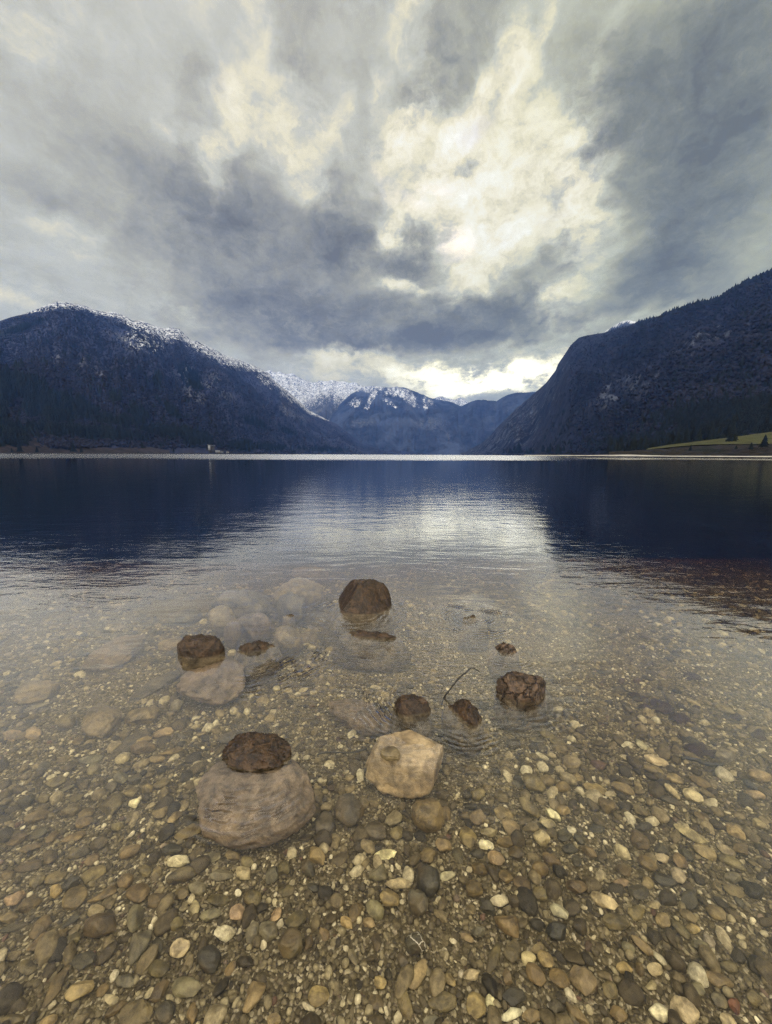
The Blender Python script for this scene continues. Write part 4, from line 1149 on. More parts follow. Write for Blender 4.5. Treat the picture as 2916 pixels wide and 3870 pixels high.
# ------------------------------------------------------------------ pebbles traced from the photograph
# per tile: origin, scale, then cx cy long short angle colour
TILES = [
 (0, 2800, 2.084, '''1055 485 115 95 60 W;885 500 230 170 40 O;1405 930 210 105 8 W;1395 1135 110 60 20 W;1430 1190 120 110 0 O;960 130 140 90 20 C;1235 140 150 70 10 T;1350 155 110 45 25 C;1515 75 120 50 20 C;705 30 140 60 5 C;1125 55 230 90 5 B;1360 100 120 70 15 B;710 130 210 80 5 G;735 215 130 90 30 G;805 265 80 65 10 C;950 290 130 120 40 G;1060 290 120 90 5 D;870 350 120 110 30 G;440 310 180 100 15 O;520 360 150 70 20 G;1030 390 110 90 0 O;1160 365 120 80 30 T;1290 410 130 80 45 O;1270 325 150 80 15 O;600 430 120 90 35 O;210 470 150 100 30 D;345 440 120 80 20 O;680 555 150 100 30 B;560 540 180 80 20 O;660 635 160 80 20 B;915 660 105 90 20 O;800 680 85 80 0 T;290 590 230 100 20 B;300 710 170 100 25 D;130 760 190 90 20 B;580 735 220 90 20 B;410 740 150 70 50 B;245 825 200 90 15 B;1255 545 150 110 30 T;1125 570 120 70 35 O;1370 590 150 80 35 T;1480 700 240 130 15 O;780 800 160 90 20 B;925 795 110 60 15 O;615 870 200 90 15 O;395 890 150 120 60 B;720 920 150 80 35 B;1020 865 190 90 20 B;225 960 240 110 5 B;430 1055 190 110 20 O;730 1030 250 120 25 O;550 1115 180 100 20 D;435 1160 120 100 40 T;280 1080 150 110 35 O;1140 1000 130 90 60 O;1225 1020 130 95 75 O;1430 1045 260 110 15 O;980 1090 150 100 30 B;1550 1140 150 110 -5 G;1350 850 170 90 0 D;50 1030 130 90 0 B'''),
 (0, 3300, 2.084, '''105 185 190 110 30 P;235 225 230 100 35 B;590 180 270 160 45 B;800 145 270 90 20 B;880 170 110 70 10 O;1085 130 200 190 0 B;1240 190 190 110 20 B;1525 260 140 95 80 C;750 280 160 140 0 C;790 400 330 190 20 B;310 400 240 140 45 B;320 520 260 140 35 B;60 330 170 90 5 T;100 400 250 70 10 D;540 345 200 70 30 D;475 480 190 80 60 B;570 500 150 120 45 O;1080 560 330 150 60 G;1061 340 260 130 70 G;1245 540 180 90 85 D;1410 580 170 150 30 C;810 550 90 80 30 T;650 660 220 190 20 D;90 610 150 120 20 T;205 715 150 140 0 O;335 705 90 75 0 T;265 870 300 150 55 D;430 860 420 110 60 B;625 905 280 170 35 T;985 825 150 150 0 G;1243 735 170 150 -30 O;800 890 150 80 55 B;1250 900 240 110 55 B;1465 885 250 170 0 G;1300 1060 200 150 60 D;1510 1080 190 100 85 B;1060 1090 320 240 45 O;910 1040 240 70 40 B;870 955 140 100 -40 C;902 770 90 40 60 W;90 1130 200 120 10 O;370 1140 170 90 20 T;1380 385 130 100 20 O;70 870 170 90 0 B;665 1050 110 80 30 D'''),
 (750, 3200, 2.084, '''85 870 220 190 90 D;200 670 180 130 10 W;250 925 140 70 55 B;425 1150 330 140 65 T;723 760 250 200 80 O;764 555 180 160 40 O;610 510 150 95 65 P;546 650 190 150 30 G;425 660 190 110 65 G;945 1150 200 170 60 T;1410 200 150 140 0 G;1555 280 220 90 -10 C;1470 40 190 100 0 W;930 65 170 120 -40 T;860 160 170 110 -70 D;665 155 120 110 0 O;580 220 150 110 60 G;180 205 200 110 0 G;350 190 140 110 0 C;425 385 150 145 0 O;155 395 190 120 -10 O;270 370 75 70 0 C;305 505 170 120 60 P;690 320 140 110 10 O;1505 400 180 150 -50 T;1385 480 180 130 -50 G;1230 490 190 100 65 B;1165 575 120 90 -30 T;1340 575 110 90 -10 T;1398 725 170 85 85 B;990 655 120 85 -70 B;1215 840 160 80 -75 G;1395 1190 140 130 -60 B;1430 1045 110 100 -40 T;1335 1050 130 70 85 T;865 1225 120 80 -40 W;545 1145 130 90 45 B;590 1330 130 110 30 T;270 60 130 100 0 T;120 55 130 110 0 G;380 100 110 90 0 O;90 520 180 110 10 G;893 1340 140 70 75 G;955 820 120 75 -50 O;865 740 120 80 60 B;900 290 110 85 -70 D;490 185 120 70 80 G'''),
 (1450, 2900, 2.084, '''345 405 290 240 -45 B;75 395 150 140 0 G;105 510 130 105 50 O;20 475 90 60 40 W;340 680 150 130 -50 T;470 610 150 130 -50 T;586 670 150 80 -75 D;660 530 200 140 -60 T;745 380 150 120 40 T;640 365 120 90 10 B;835 400 110 65 -85 G;825 500 150 70 -5 C;805 590 130 80 0 W;735 665 130 75 -15 D;944 345 160 115 -10 T;1000 455 170 120 -40 T;966 570 160 95 10 T;1040 665 140 120 -40 B;885 700 170 110 -40 P;1145 320 220 120 -40 O;1080 365 110 80 -20 D;1180 135 210 120 -20 O;1290 95 140 105 0 T;925 215 150 110 -35 O;740 205 130 85 10 O;1335 370 150 80 -30 W;1290 430 150 110 -25 C;1240 560 160 110 -45 C;1435 220 110 80 -10 T;1525 205 100 85 0 C;1415 325 115 80 -15 T;1330 185 110 65 -10 B;1410 145 130 80 -10 B;1510 60 120 80 -15 T;1420 520 140 130 -30 D;1460 625 150 90 -25 D;1325 720 190 90 -30 B;1520 720 130 85 -80 D;1495 820 130 60 -30 W;1525 930 190 160 -20 B;1090 900 180 110 -45 B;955 840 150 120 -60 B;755 785 140 110 -20 B;710 945 150 130 0 B;345 880 290 200 -65 D;110 905 220 100 -5 C;500 830 140 75 5 W;795 860 85 80 0 C;495 955 80 65 0 W;885 945 75 65 0 W;675 735 100 70 0 C;1225 980 150 100 -40 O;1310 860 90 75 0 O;1230 790 150 120 -40 B;490 345 120 110 -60 B;1545 545 120 80 -50 D;850 250 85 55 0 W'''),
 (1450, 3350, 2.084, '''270 130 250 160 -80 G;915 90 170 115 10 W;1385 185 210 110 -55 W;815 145 170 100 -45 D;745 225 100 60 5 D;970 290 250 160 -45 B;870 530 300 100 70 O;1020 490 180 150 80 O;1360 350 190 150 -30 K;250 435 170 160 0 D;270 665 280 120 65 T;170 910 240 110 -75 O;460 880 240 180 10 O;725 930 260 160 -80 T;690 670 145 95 -20 C;840 875 150 80 -75 W;905 890 120 60 -80 C;1030 840 200 170 20 D;1000 980 200 110 10 W;1195 680 220 120 -50 B;1380 700 200 160 -50 B;1570 720 270 200 -60 T;1145 545 150 120 -60 C;1275 560 170 110 -50 T;1170 990 170 130 0 T;385 1040 160 130 0 G;150 565 150 80 -60 D;1210 455 120 90 0 T;1407 505 85 70 0 C;520 710 140 80 -60 T;1470 820 160 70 -50 W;975 690 140 80 -80 T;1360 920 150 110 -40 D;1530 990 280 80 -40 B;655 370 140 70 -45 T;745 340 120 90 0 G;860 765 100 60 -35 G;705 765 100 70 -40 W'''),
 (2150, 2800, 2.176, '''225 375 220 110 -10 T;440 385 220 90 -25 T;865 290 180 110 -30 T;700 225 200 80 -20 O;1290 125 180 100 0 G;475 520 120 110 0 K;390 530 90 80 -80 C;310 525 190 120 -45 B;200 510 140 80 -50 D;95 515 120 80 -15 B;590 565 160 90 -35 O;620 695 140 85 5 D;690 655 80 40 -5 W;1000 750 340 110 -25 C;1290 880 200 80 -35 C;1370 740 200 90 -30 T;1420 890 160 110 -15 B;1570 520 140 60 -10 W;1565 670 150 100 -30 C;1110 610 160 110 -20 B;745 860 150 90 -25 D;580 820 200 120 -40 B;440 900 180 110 -40 C;225 695 150 90 -20 D;305 905 110 90 0 C;765 950 140 80 -15 C;1110 895 240 110 -25 T;640 1000 180 120 -30 B;430 1140 150 80 -15 P;790 1125 230 120 -25 D;900 1100 180 100 -50 C;650 1140 130 110 -40 T;1350 1105 150 90 -5 G;1335 975 280 90 -25 O;450 1040 170 110 -40 B;165 895 160 90 -35 B;65 970 130 90 -80 D;850 410 180 70 -40 C;1020 450 220 90 -35 C;840 475 220 60 -15 D;1085 330 220 70 -25 B;205 195 110 75 -10 T;370 215 100 80 0 O;280 245 85 75 0 C;305 320 110 65 0 W;1560 290 220 90 -10 T;1500 360 200 60 -30 D;1530 440 200 80 -15 T;720 150 220 100 -15 C;1450 195 150 60 -5 O;910 960 200 110 -55 B;961 920 160 80 -45 D'''),
 (2150, 3300, 2.176, '''580 130 190 180 0 D;1000 200 190 170 80 D;390 380 230 180 0 O;1210 310 220 120 -35 T;600 565 260 80 -40 T;490 595 140 80 -35 G;460 750 140 120 -5 T;710 765 140 120 0 C;590 770 130 85 -60 B;340 930 180 130 -55 O;1240 850 260 150 -20 T;1050 920 160 130 -30 G;950 1110 290 200 -45 C;740 1120 210 130 -35 W;1240 1020 180 130 -55 G;1375 1065 150 100 -50 R;1520 1000 180 140 -40 O;410 1130 170 130 -50 B;1310 740 180 100 -25 O;920 430 220 90 -45 O;985 330 180 80 -30 T;770 370 150 120 -40 T;1025 430 130 90 -20 T;1080 570 170 90 -15 G;1360 120 200 100 -20 O;1370 370 110 80 -30 W;700 235 130 80 -15 C;290 220 270 110 -30 C;1600 240 100 85 0 T;1310 1190 180 120 -50 C;560 300 150 140 0 O;680 890 120 100 0 C;1380 600 130 70 -35 C;780 590 140 70 -60 C'''),
 (2200, 2400, 2.328, '''500 860 180 60 -32 W;525 945 150 90 -35 W;800 915 150 60 -12 W;740 785 120 70 10 C;630 830 130 80 -10 T;1050 425 180 50 -22 T;1490 147 75 28 -8 W;820 850 140 60 -15 C;1460 735 160 50 -28 W;1540 540 160 70 -20 B;1520 620 150 70 -10 T;1160 950 150 70 -15 T;400 565 140 60 -20 T;1250 640 230 80 -18 O;1420 240 140 60 0 O;970 555 160 70 0 O;1170 500 130 60 -5 G;130 330 120 30 -3 D;1620 985 110 70 -20 T'''),
 (0, 2350, 2.381, '''175 163 90 30 10 W;385 45 70 20 8 W;430 125 70 20 5 C;745 148 60 25 0 C;430 270 160 55 8 G;300 482 160 55 12 G;180 400 150 50 8 O;60 590 150 60 8 O;560 465 130 55 5 G;1180 620 150 60 15 G;1075 625 45 30 0 W;860 650 150 55 15 G;340 745 250 60 5 G;660 715 190 60 10 G;600 920 200 110 10 O;700 1055 120 110 50 B;800 1100 140 60 8 C;1290 1060 170 80 20 T;1500 1060 150 80 10 C;1530 1150 250 80 12 B;180 1010 190 90 15 B;1590 900 120 60 10 B;40 770 90 70 -10 G;1590 770 150 90 20 G'''),
 (1200, 2130, 1.667, '''1545 845 85 46 -20 O;1580 905 90 60 -15 O;1500 928 100 52 0 B;1560 1010 90 60 -10 O;1370 1095 100 60 -10 G;1440 1070 110 60 -20 O;1510 1110 110 60 -15 O'''),
]
PCOL = {'W': (.46, .44, .375), 'C': (.31, .27, .20), 'T': (.205, .160, .092), 'O': (.115, .094, .050), 'B': (.105, .076, .038), 'D': (.042, .036, .024), 'G': (.125, .113, .084), 'K': (.022, .02, .017), 'P': (.24, .178, .130), 'R': (.105, .042, .026)}
PNAME = {'W': 'chalky white', 'C': 'pale cream', 'T': 'ochre tan', 'O': 'olive brown', 'B': 'warm brown', 'D': 'dark brown', 'G': 'dull grey', 'K': 'nearly black', 'P': 'pinkish tan', 'R': 'rust red'}


def pebble_mesh(name, seed, angular):
    r = np.random.default_rng(1000 + seed)
    V, Fc = ICO[4]
    V = V.copy()
    for _ in range(9 if angular else 5):
        nv = r.normal(size=3) * np.array([1, 1, .8]); nv /= np.linalg.norm(nv); d = r.uniform(.55, .82) if angular else r.uniform(.68, .92)
        s = V @ nv - d
        V = V - np.where(s > 0, s * (.9 if angular else .72), 0)[:, None] * nv
    V = V * (1 + (.16 if angular else .20) * fbm(V * 1.1 + seed * 4.3, 2, seed) + .05 * fbm(V * 4 + seed, 3, seed + 5))[:, None]
    V -= (V.max(0) + V.min(0)) / 2
    V /= np.abs(V).max(0)
    return mesh_np(name, V, Fc)


VAR_R = [pebble_mesh('pebble_stone', s, False) for s in range(8)]
VAR_A = [pebble_mesh('angular_stone', s + 20, True) for s in range(8)]
for v in VAR_R + VAR_A: v.materials.append(M_PEB)
VEIN_MESH = pebble_mesh('veined_stone', 44, False); VEIN_MESH.materials.append(M_VEIN)

PEB = []
for ox, oy, sc, txt in TILES:
    for row in txt.split(';'):
        f = row.split()
        cx, cy, lo, sh, ang = map(float, f[:5])
        PEB.append([ox + cx / sc, oy + cy / sc, lo / sc, sh / sc, ang, f[5]])
PEB = [p for p in PEB if not (820 < p[0] < 1160 and 2780 < p[1] < 3150) and not (735 < p[0] < 1180 and 2870 < p[1] < 3170) and not (1390 < p[0] < 1690 and 2790 < p[1] < 3020)]
# where two tiles overlap keep one trace
keep = []
for p in sorted(PEB, key=lambda q: -q[2] * q[3]):
    if all(math.hypot((p[0] - q[0]) / max(p[2], q[2]), (p[1] - q[1]) / max(p[3], q[3])) > .42 for q in keep):
        keep.append(p)
PEB = keep[:292]

LAND = [  # landmarks a pebble can be described by
 (975, 2990, 'the largest sunken boulder'), (1536, 2910, 'the pale tan boulder'), (378, 2707, 'the round tan stone'), (1752, 2704, 'the upright twig'), (1966, 2640, 'the cracked rock'),
]
SPECIAL = {  # tile, index -> (label, landmark phrase)
 (506, 3033): ('chalk white round pebble, brightest of the left side', 'the chalk white round pebble'), (425, 3040): ('large smooth olive pebble beside the chalk white round one', 'the large olive pebble'),
 (674, 3246): ('long cream oval pebble below the largest sunken boulder on the left', 'the cream oval pebble'), (669, 3345): ('small white sliver pebble resting on a rounder olive one', 'the white sliver pebble'),
 (732, 3425): ('upright cream pebble with a thin dark crack', 'the cracked cream pebble'), (677, 3578): ('blotched cream and ochre pebble', 'the blotched cream pebble'),
 (518, 3569): ('long curved grey brown stone with a pale edge', 'the curved grey stone'), (300, 3734): ('angular gold tan stone with a shaded front face', 'the angular gold stone'),
 (509, 3823): ('biggest olive stone at the bottom edge, left of the middle', 'the biggest bottom edge stone'), (379, 3492): ('long brown stone with a rusty upper face', 'the rusty faced long stone'),
 (846, 3521): ('angular pale greenish white pebble', 'the angular greenish white pebble'), (1097, 3565): ('large dark olive stone, lower of two that touch', 'the large dark olive stone'),
 (954, 3752): ('long tan stone standing lengthways in fine gravel', 'the long tan stone'), (1203, 3752): ('rounded ochre stone in fine gravel near the bottom edge', 'the rounded ochre stone'),
 (1616, 3094): ('big reddish brown square stone below the pale tan boulder', 'the big reddish brown stone'), (1836, 3183): ('black and white banded pebble', 'the banded pebble'),
 (1616, 3322): ('big dark slate stone with a jagged end', 'the big slate stone'), (1889, 3393): ('bright white triangular pebble', 'the white triangular pebble'),
 (2115, 3439): ('white striped long pebble lying slantwise', 'the white striped pebble'), (2103, 3518): ('black angular stone with a sloping face', 'the black angular stone'),
 (1867, 3604): ('long slender grey green pebble standing on end', 'the slender grey green pebble'), (1570, 3559): ('dark round pebble crossed by white veins', 'the white veined pebble'),
 (1930, 3820): ('pale cream lumpy pebble at the bottom edge', 'the pale lumpy pebble'), (2368, 3039): ('jet black crumbly pebble', 'the jet black pebble'),
 (2610, 3145): ('longest pale gold stone on the right', 'the long pale gold stone'), (2513, 3317): ('large dark leaf shaped stone beside a cream one', 'the dark leaf shaped stone'),
 (2417, 3360): ('largest dark round stone on the right', 'the dark round stone'), (2587, 3810): ('broad pale stone at the bottom edge on the right', 'the broad pale stone'),
 (2782, 3789): ('rust red pebble near the bottom right corner', 'the rust red pebble'), (2743, 2857): ('flat pale grey stone beside the dark wine red leaf', 'the flat pale grey stone'),
 (2348, 3324): ('pale pink oval pebble', 'the pale pink pebble'), (2168, 3293): ('bright white bean shaped pebble', 'the white bean pebble'), (2426, 3560): ('narrow gold brown stone with a bright streak', 'the narrow streaked stone'),
 (2415, 2769): ('upper of two pale green angular stones', 'the pale green stones'), (2872, 3039): ('smooth white oval pebble near the right edge', 'the smooth white oval pebble'),
 (73, 2418): ('white flat pebble far out under water near the left edge', 'the far white flat pebble'), (2840, 2463): ('white oval pebble far out near the right edge', 'the far white oval pebble'),
 (2069, 2946): ('yellow gold rounded pebble touching a larger olive one', 'the yellow gold pebble'), (1469, 3204): None,
 (1455, 3219): ('round cream boulder pebble below the pale tan boulder', 'the round cream pebble'),
}
spec_of = {}
for (sx, sy), v in SPECIAL.items():
    if not v: continue
    j = min(range(len(PEB)), key=lambda k: math.hypot(PEB[k][0] - sx, PEB[k][1] - sy))
    if math.hypot(PEB[j][0] - sx, PEB[j][1] - sy) < 30 and j not in spec_of:
        spec_of[j] = v[0]; LAND.append((PEB[j][0], PEB[j][1], v[1]))


def describe(p, angular):
    px, py, lo, sh, ang, c = p
    shape = 'long' if lo / sh > 1.95 else ('rounded' if lo / sh < 1.3 else ('oval' if not angular else 'angular'))
    if angular and lo / sh <= 1.95: shape = 'angular'
    size = 'large' if lo * sh > 9500 else ('small' if lo * sh < 3300 else '')
    lx, ly, nm = min(LAND, key=lambda q: math.hypot(q[0] - px, (q[1] - py) * 1.2) + (0 if q[2] else 0))
    dx, dy = px - lx, py - ly
    d = math.hypot(dx, dy)
    far = 'close ' if d < 110 else ('' if d < 210 else 'well ')
    an = math.degrees(math.atan2(-dy, dx)) % 360
    dirs = ['right of', 'behind and right of', 'behind', 'behind and left of', 'left of', 'in front and left of', 'in front of', 'in front and right of']
    w = dirs[int(((an + 22.5) % 360) // 45)]
    return ' '.join(f'{size} {PNAME[c]} {shape} pebble {far}{w} {nm}'.split())


WOCC = []
jit = np.random.default_rng(21)
labels = []
for i, p in enumerate(PEB):
    px, py, lo, sh, ang, c = p
    P = to_bed(px, py, .015); e = 3.0
    X1 = (to_bed(px + e, py, .015) - P) / e; Y1 = (to_bed(px, py + e, .015) - P) / e
    ca, sa = math.cos(R(ang)), -math.sin(R(ang))
    E = np.array([[ca * lo / 2, -sa * sh / 2], [sa * lo / 2, ca * sh / 2]])
    K = np.array([[X1[0], Y1[0]], [X1[1], Y1[1]]]) @ E
    v = P[:2] / np.linalg.norm(P[:2]); dv = -ray(px, py)[2]; f = max(dv, .3) ** .6
    K = (np.eye(2) - (1 - f) * np.outer(v, v)) @ K
    U, s, Vt = np.linalg.svd(K)
    s = s * .96
    th = math.atan2(U[1, 0], U[0, 0])
    ang_ = c in 'WCTR' and jit.random() < .8 or jit.random() < .6
    me = (VAR_A if ang_ else VAR_R)[int(jit.integers(8))]
    veined = abs(px - 1570) < 12 and abs(py - 3559) < 12 or abs(px - 1836) < 12 and abs(py - 3183) < 12
    if veined: me = VEIN_MESH
    tz = s[1] * (jit.uniform(.62, .95) if jit.random() < .65 else jit.uniform(.34, .55))
    o = bpy.data.objects.new('pebble', me); COL.objects.link(o)
    o.scale = (s[0], s[1], tz)
    o.location = (P[0], P[1], float(bed_z(P[0], P[1])) + tz * .72)
    o.rotation_euler = (jit.normal(0, .12), jit.normal(0, .12), th)
    k = np.array(PCOL[c]) * .98 * np.array([1.03, 1.0, .80]) * jit.uniform(.7, 1.35) * np.array([1, jit.uniform(.97, 1.03), jit.uniform(.9, 1.1)])
    o.color = (*k, 1)
    WOCC.append((P[0], P[1], s[0], s[1], th))
    lab = spec_of.get(i) or describe(p, ang_)
    labels.append([lab, lo * sh, o, py])
    tag(o, lab, 'pebble', 'loose pebbles on the lake bed')
# neighbours that read alike are told apart by size, then by distance
from collections import defaultdict
def split(words_fn, key):
    g = defaultdict(list)
    for L_ in labels: g[L_[0]].append(L_)
    for lab, ms in g.items():
        if len(ms) == 1: continue
        ms.sort(key=key)
        ws = words_fn(len(ms))
        for L_, w_ in zip(ms, ws):
            L_[0] = (w_ + ' ' + lab).strip()
split(lambda n: {2: ['bigger', 'lesser'], 3: ['biggest', 'middling', 'least']}.get(n, ['biggest', 'second biggest', 'third biggest', 'fourth biggest', 'fifth biggest', 'sixth biggest'][:n] + [''] * 9), lambda L_: -L_[1])
for L_ in labels: L_[2]['label'] = L_[0]

# ------------------------------------------------------------------ loose gravel between the pebbles
for o in bpy.data.objects:
    if o.name.split('.')[0] in ('sunken_stone', 'sunken_slab', 'sunken_boulder', 'boulder', 'rock') and o.parent is None:
        WOCC.append((o.location.x, o.location.y, o.scale.x * .92, o.scale.y * .92, o.rotation_euler.z))
WO = np.array(WOCC)


def occupied(P, grow=1.0, pad=0.0):
    res = np.zeros(len(P), bool)
    for cx, cy, a, b_, th in WO:
        dx, dy = P[:, 0] - cx, P[:, 1] - cy
        u = (dx * math.cos(th) + dy * math.sin(th)) / (a * grow + pad); v = (-dx * math.sin(th) + dy * math.cos(th)) / (b_ * grow + pad)
        res |= u * u + v * v < 1
    return res


def scatter_pts(cell, y0, y1, margin=.7, seed=0):
    r = np.random.default_rng(seed)
    X = np.arange(-y1 * 1.15 - margin, y1 * 1.15 + margin, cell); Y = np.arange(y0, y1, cell)
    G = np.stack(np.meshgrid(X, Y), -1).reshape(-1, 2)
    G += r.uniform(-.42, .42, G.shape) * cell
    return G[np.abs(G[:, 0]) < G[:, 1] * 1.15 + margin]


fine_spots = [(to_bed(1180, 3640), .22), (to_bed(1960, 2560), .36), (to_bed(2250, 2480), .4), (to_bed(1700, 3450), .12), (to_bed(960, 3230), .12)]
def fine_zone(P):
    f = np.zeros(len(P))
    for c_, r_ in fine_spots: f = np.maximum(f, np.exp(-((P[:, 0] - c_[0]) ** 2 + (P[:, 1] - c_[1]) ** 2) / r_ ** 2))
    return f


m_grav, nt, b = material('gravel_stone')
oi = nt.new('ShaderNodeObjectInfo'); geo = nt.new('ShaderNodeNewGeometry')
W = geo.outputs['Position']
rp = nt.ramp(oi.outputs['Random'], [(0, (.022, .018, .011)), (.18, (.045, .034, .018)), (.40, (.07, .054, .029)), (.58, (.10, .079, .043)), (.74, (.15, .12, .069)), (.85, (.23, .19, .118)), (.93, (.36, .32, .225)), (.97, (.46, .43, .33)), (.985, (.06, .028, .018)), (1, (.075, .07, .055))])
off = nt.vm('ADD', W, nt.vm('SCALE', (3.3, 7.1, 5.7), scale=nt.m('MULTIPLY', oi.outputs['Random'], 11.0)))
n1 = nt.noise(off, 60, 5, .62); n2 = nt.noise(off, 260, 3, .6)
c = nt.mix(nt.mr(n1, .3, .7), nt.mix(1.0, rp, (.5, .47, .41), 'MULTIPLY'), nt.mix(1.0, rp, (1.4, 1.37, 1.25), 'MULTIPLY'))
c = nt.mix(nt.mr(n2, .35, .7, 0, .35), c, nt.mix(1.0, rp, (.45, .4, .3), 'MULTIPLY'))
nt.l.new(c, b.inputs['Base Color']); b.inputs['Roughness'].default_value = .6; b.inputs['Specular IOR Level'].default_value = .3
nt.l.new(nt.bump(nt.m('ADD', nt.m('MULTIPLY', n1, .003), nt.m('MULTIPLY', n2, .001)), 1.0), b.inputs['Normal'])


m_grit = m_grav.copy(); m_grit.name = 'grit_stone'
for nd in m_grit.node_tree.nodes:
    if nd.type == 'VALTORGB':
        for e, c_ in zip(nd.color_ramp.elements, [(.036, .029, .017), (.065, .051, .028), (.095, .077, .044), (.14, .115, .069), (.20, .17, .106), (.32, .28, .185), (.52, .47, .35), (.60, .56, .45), (.10, .045, .028), (.11, .10, .083)]):
            e.color = c_ + (1,)


def small_mesh(seed, sub):
    r = np.random.default_rng(2000 + seed)
    V, Fc = ICO[sub]; V = V.copy()
    for _ in range(int(r.integers(3, 8))):
        nv = r.normal(size=3); nv /= np.linalg.norm(nv); d = r.uniform(.55, .9); s = V @ nv - d
        V = V - np.where(s > 0, s * .85, 0)[:, None] * nv
    V = V * (1 + .16 * fbm(V * 1.3 + seed * 4.3, 2, seed))[:, None]
    me = mesh_np('gravel_stone', V, Fc); me.materials.append(m_grav if sub > 2 else m_grit)
    return me


def gravel(name, cell, y0, y1, lo, hi, seed, sub, density, label):
    r = np.random.default_rng(seed)
    G = scatter_pts(cell, y0, y1, seed=seed)
    G = G[density(G, r)]
    G = G[~occupied(G, 1.0, lo * .25)]
    n = len(G)
    L_ = lo + (hi - lo) * r.beta(1.3, 2.6, n)
    asp = r.uniform(.5, .95, n); th = r.uniform(.35, .75, n)
    scl = np.stack([L_ / 2, L_ / 2 * asp, L_ / 2 * asp * th * 1.2], -1)
    z = bed_z(G[:, 0], G[:, 1]) + scl[:, 2] * r.uniform(.2, .8, n)
    z = np.minimum(z, 10)
    rot = np.stack([r.normal(0, .25, n), r.normal(0, .25, n), r.uniform(0, 6.28, n)], -1)
    return gn_scatter(name, np.stack([G[:, 0], G[:, 1], z], -1), rot, scl, r.integers(0, 8, n), [small_mesh(s + seed, sub) for s in range(8)], label, 'gravel')


gravel('cobble_gravel', .040, .05, 7.5, .026, .080, 61, 3, lambda G, r: (r.random(len(G)) < .62 - .58 * fine_zone(G)) & (vnoise(np.stack([G[:, 0] * 2, G[:, 1] * 2, G[:, 0] * 0], -1), 3) > -.62), 'mid sized brown and grey stones packed over the lake bed')
gravel('fine_gravel', .0145, .05, 3.0, .009, .028, 71, 2, lambda G, r: r.random(len(G)) < .8, 'fine pale gravel filling the gaps between the stones')

# ------------------------------------------------------------------ water: one closed body, clear near the shore
F0 = 0.020


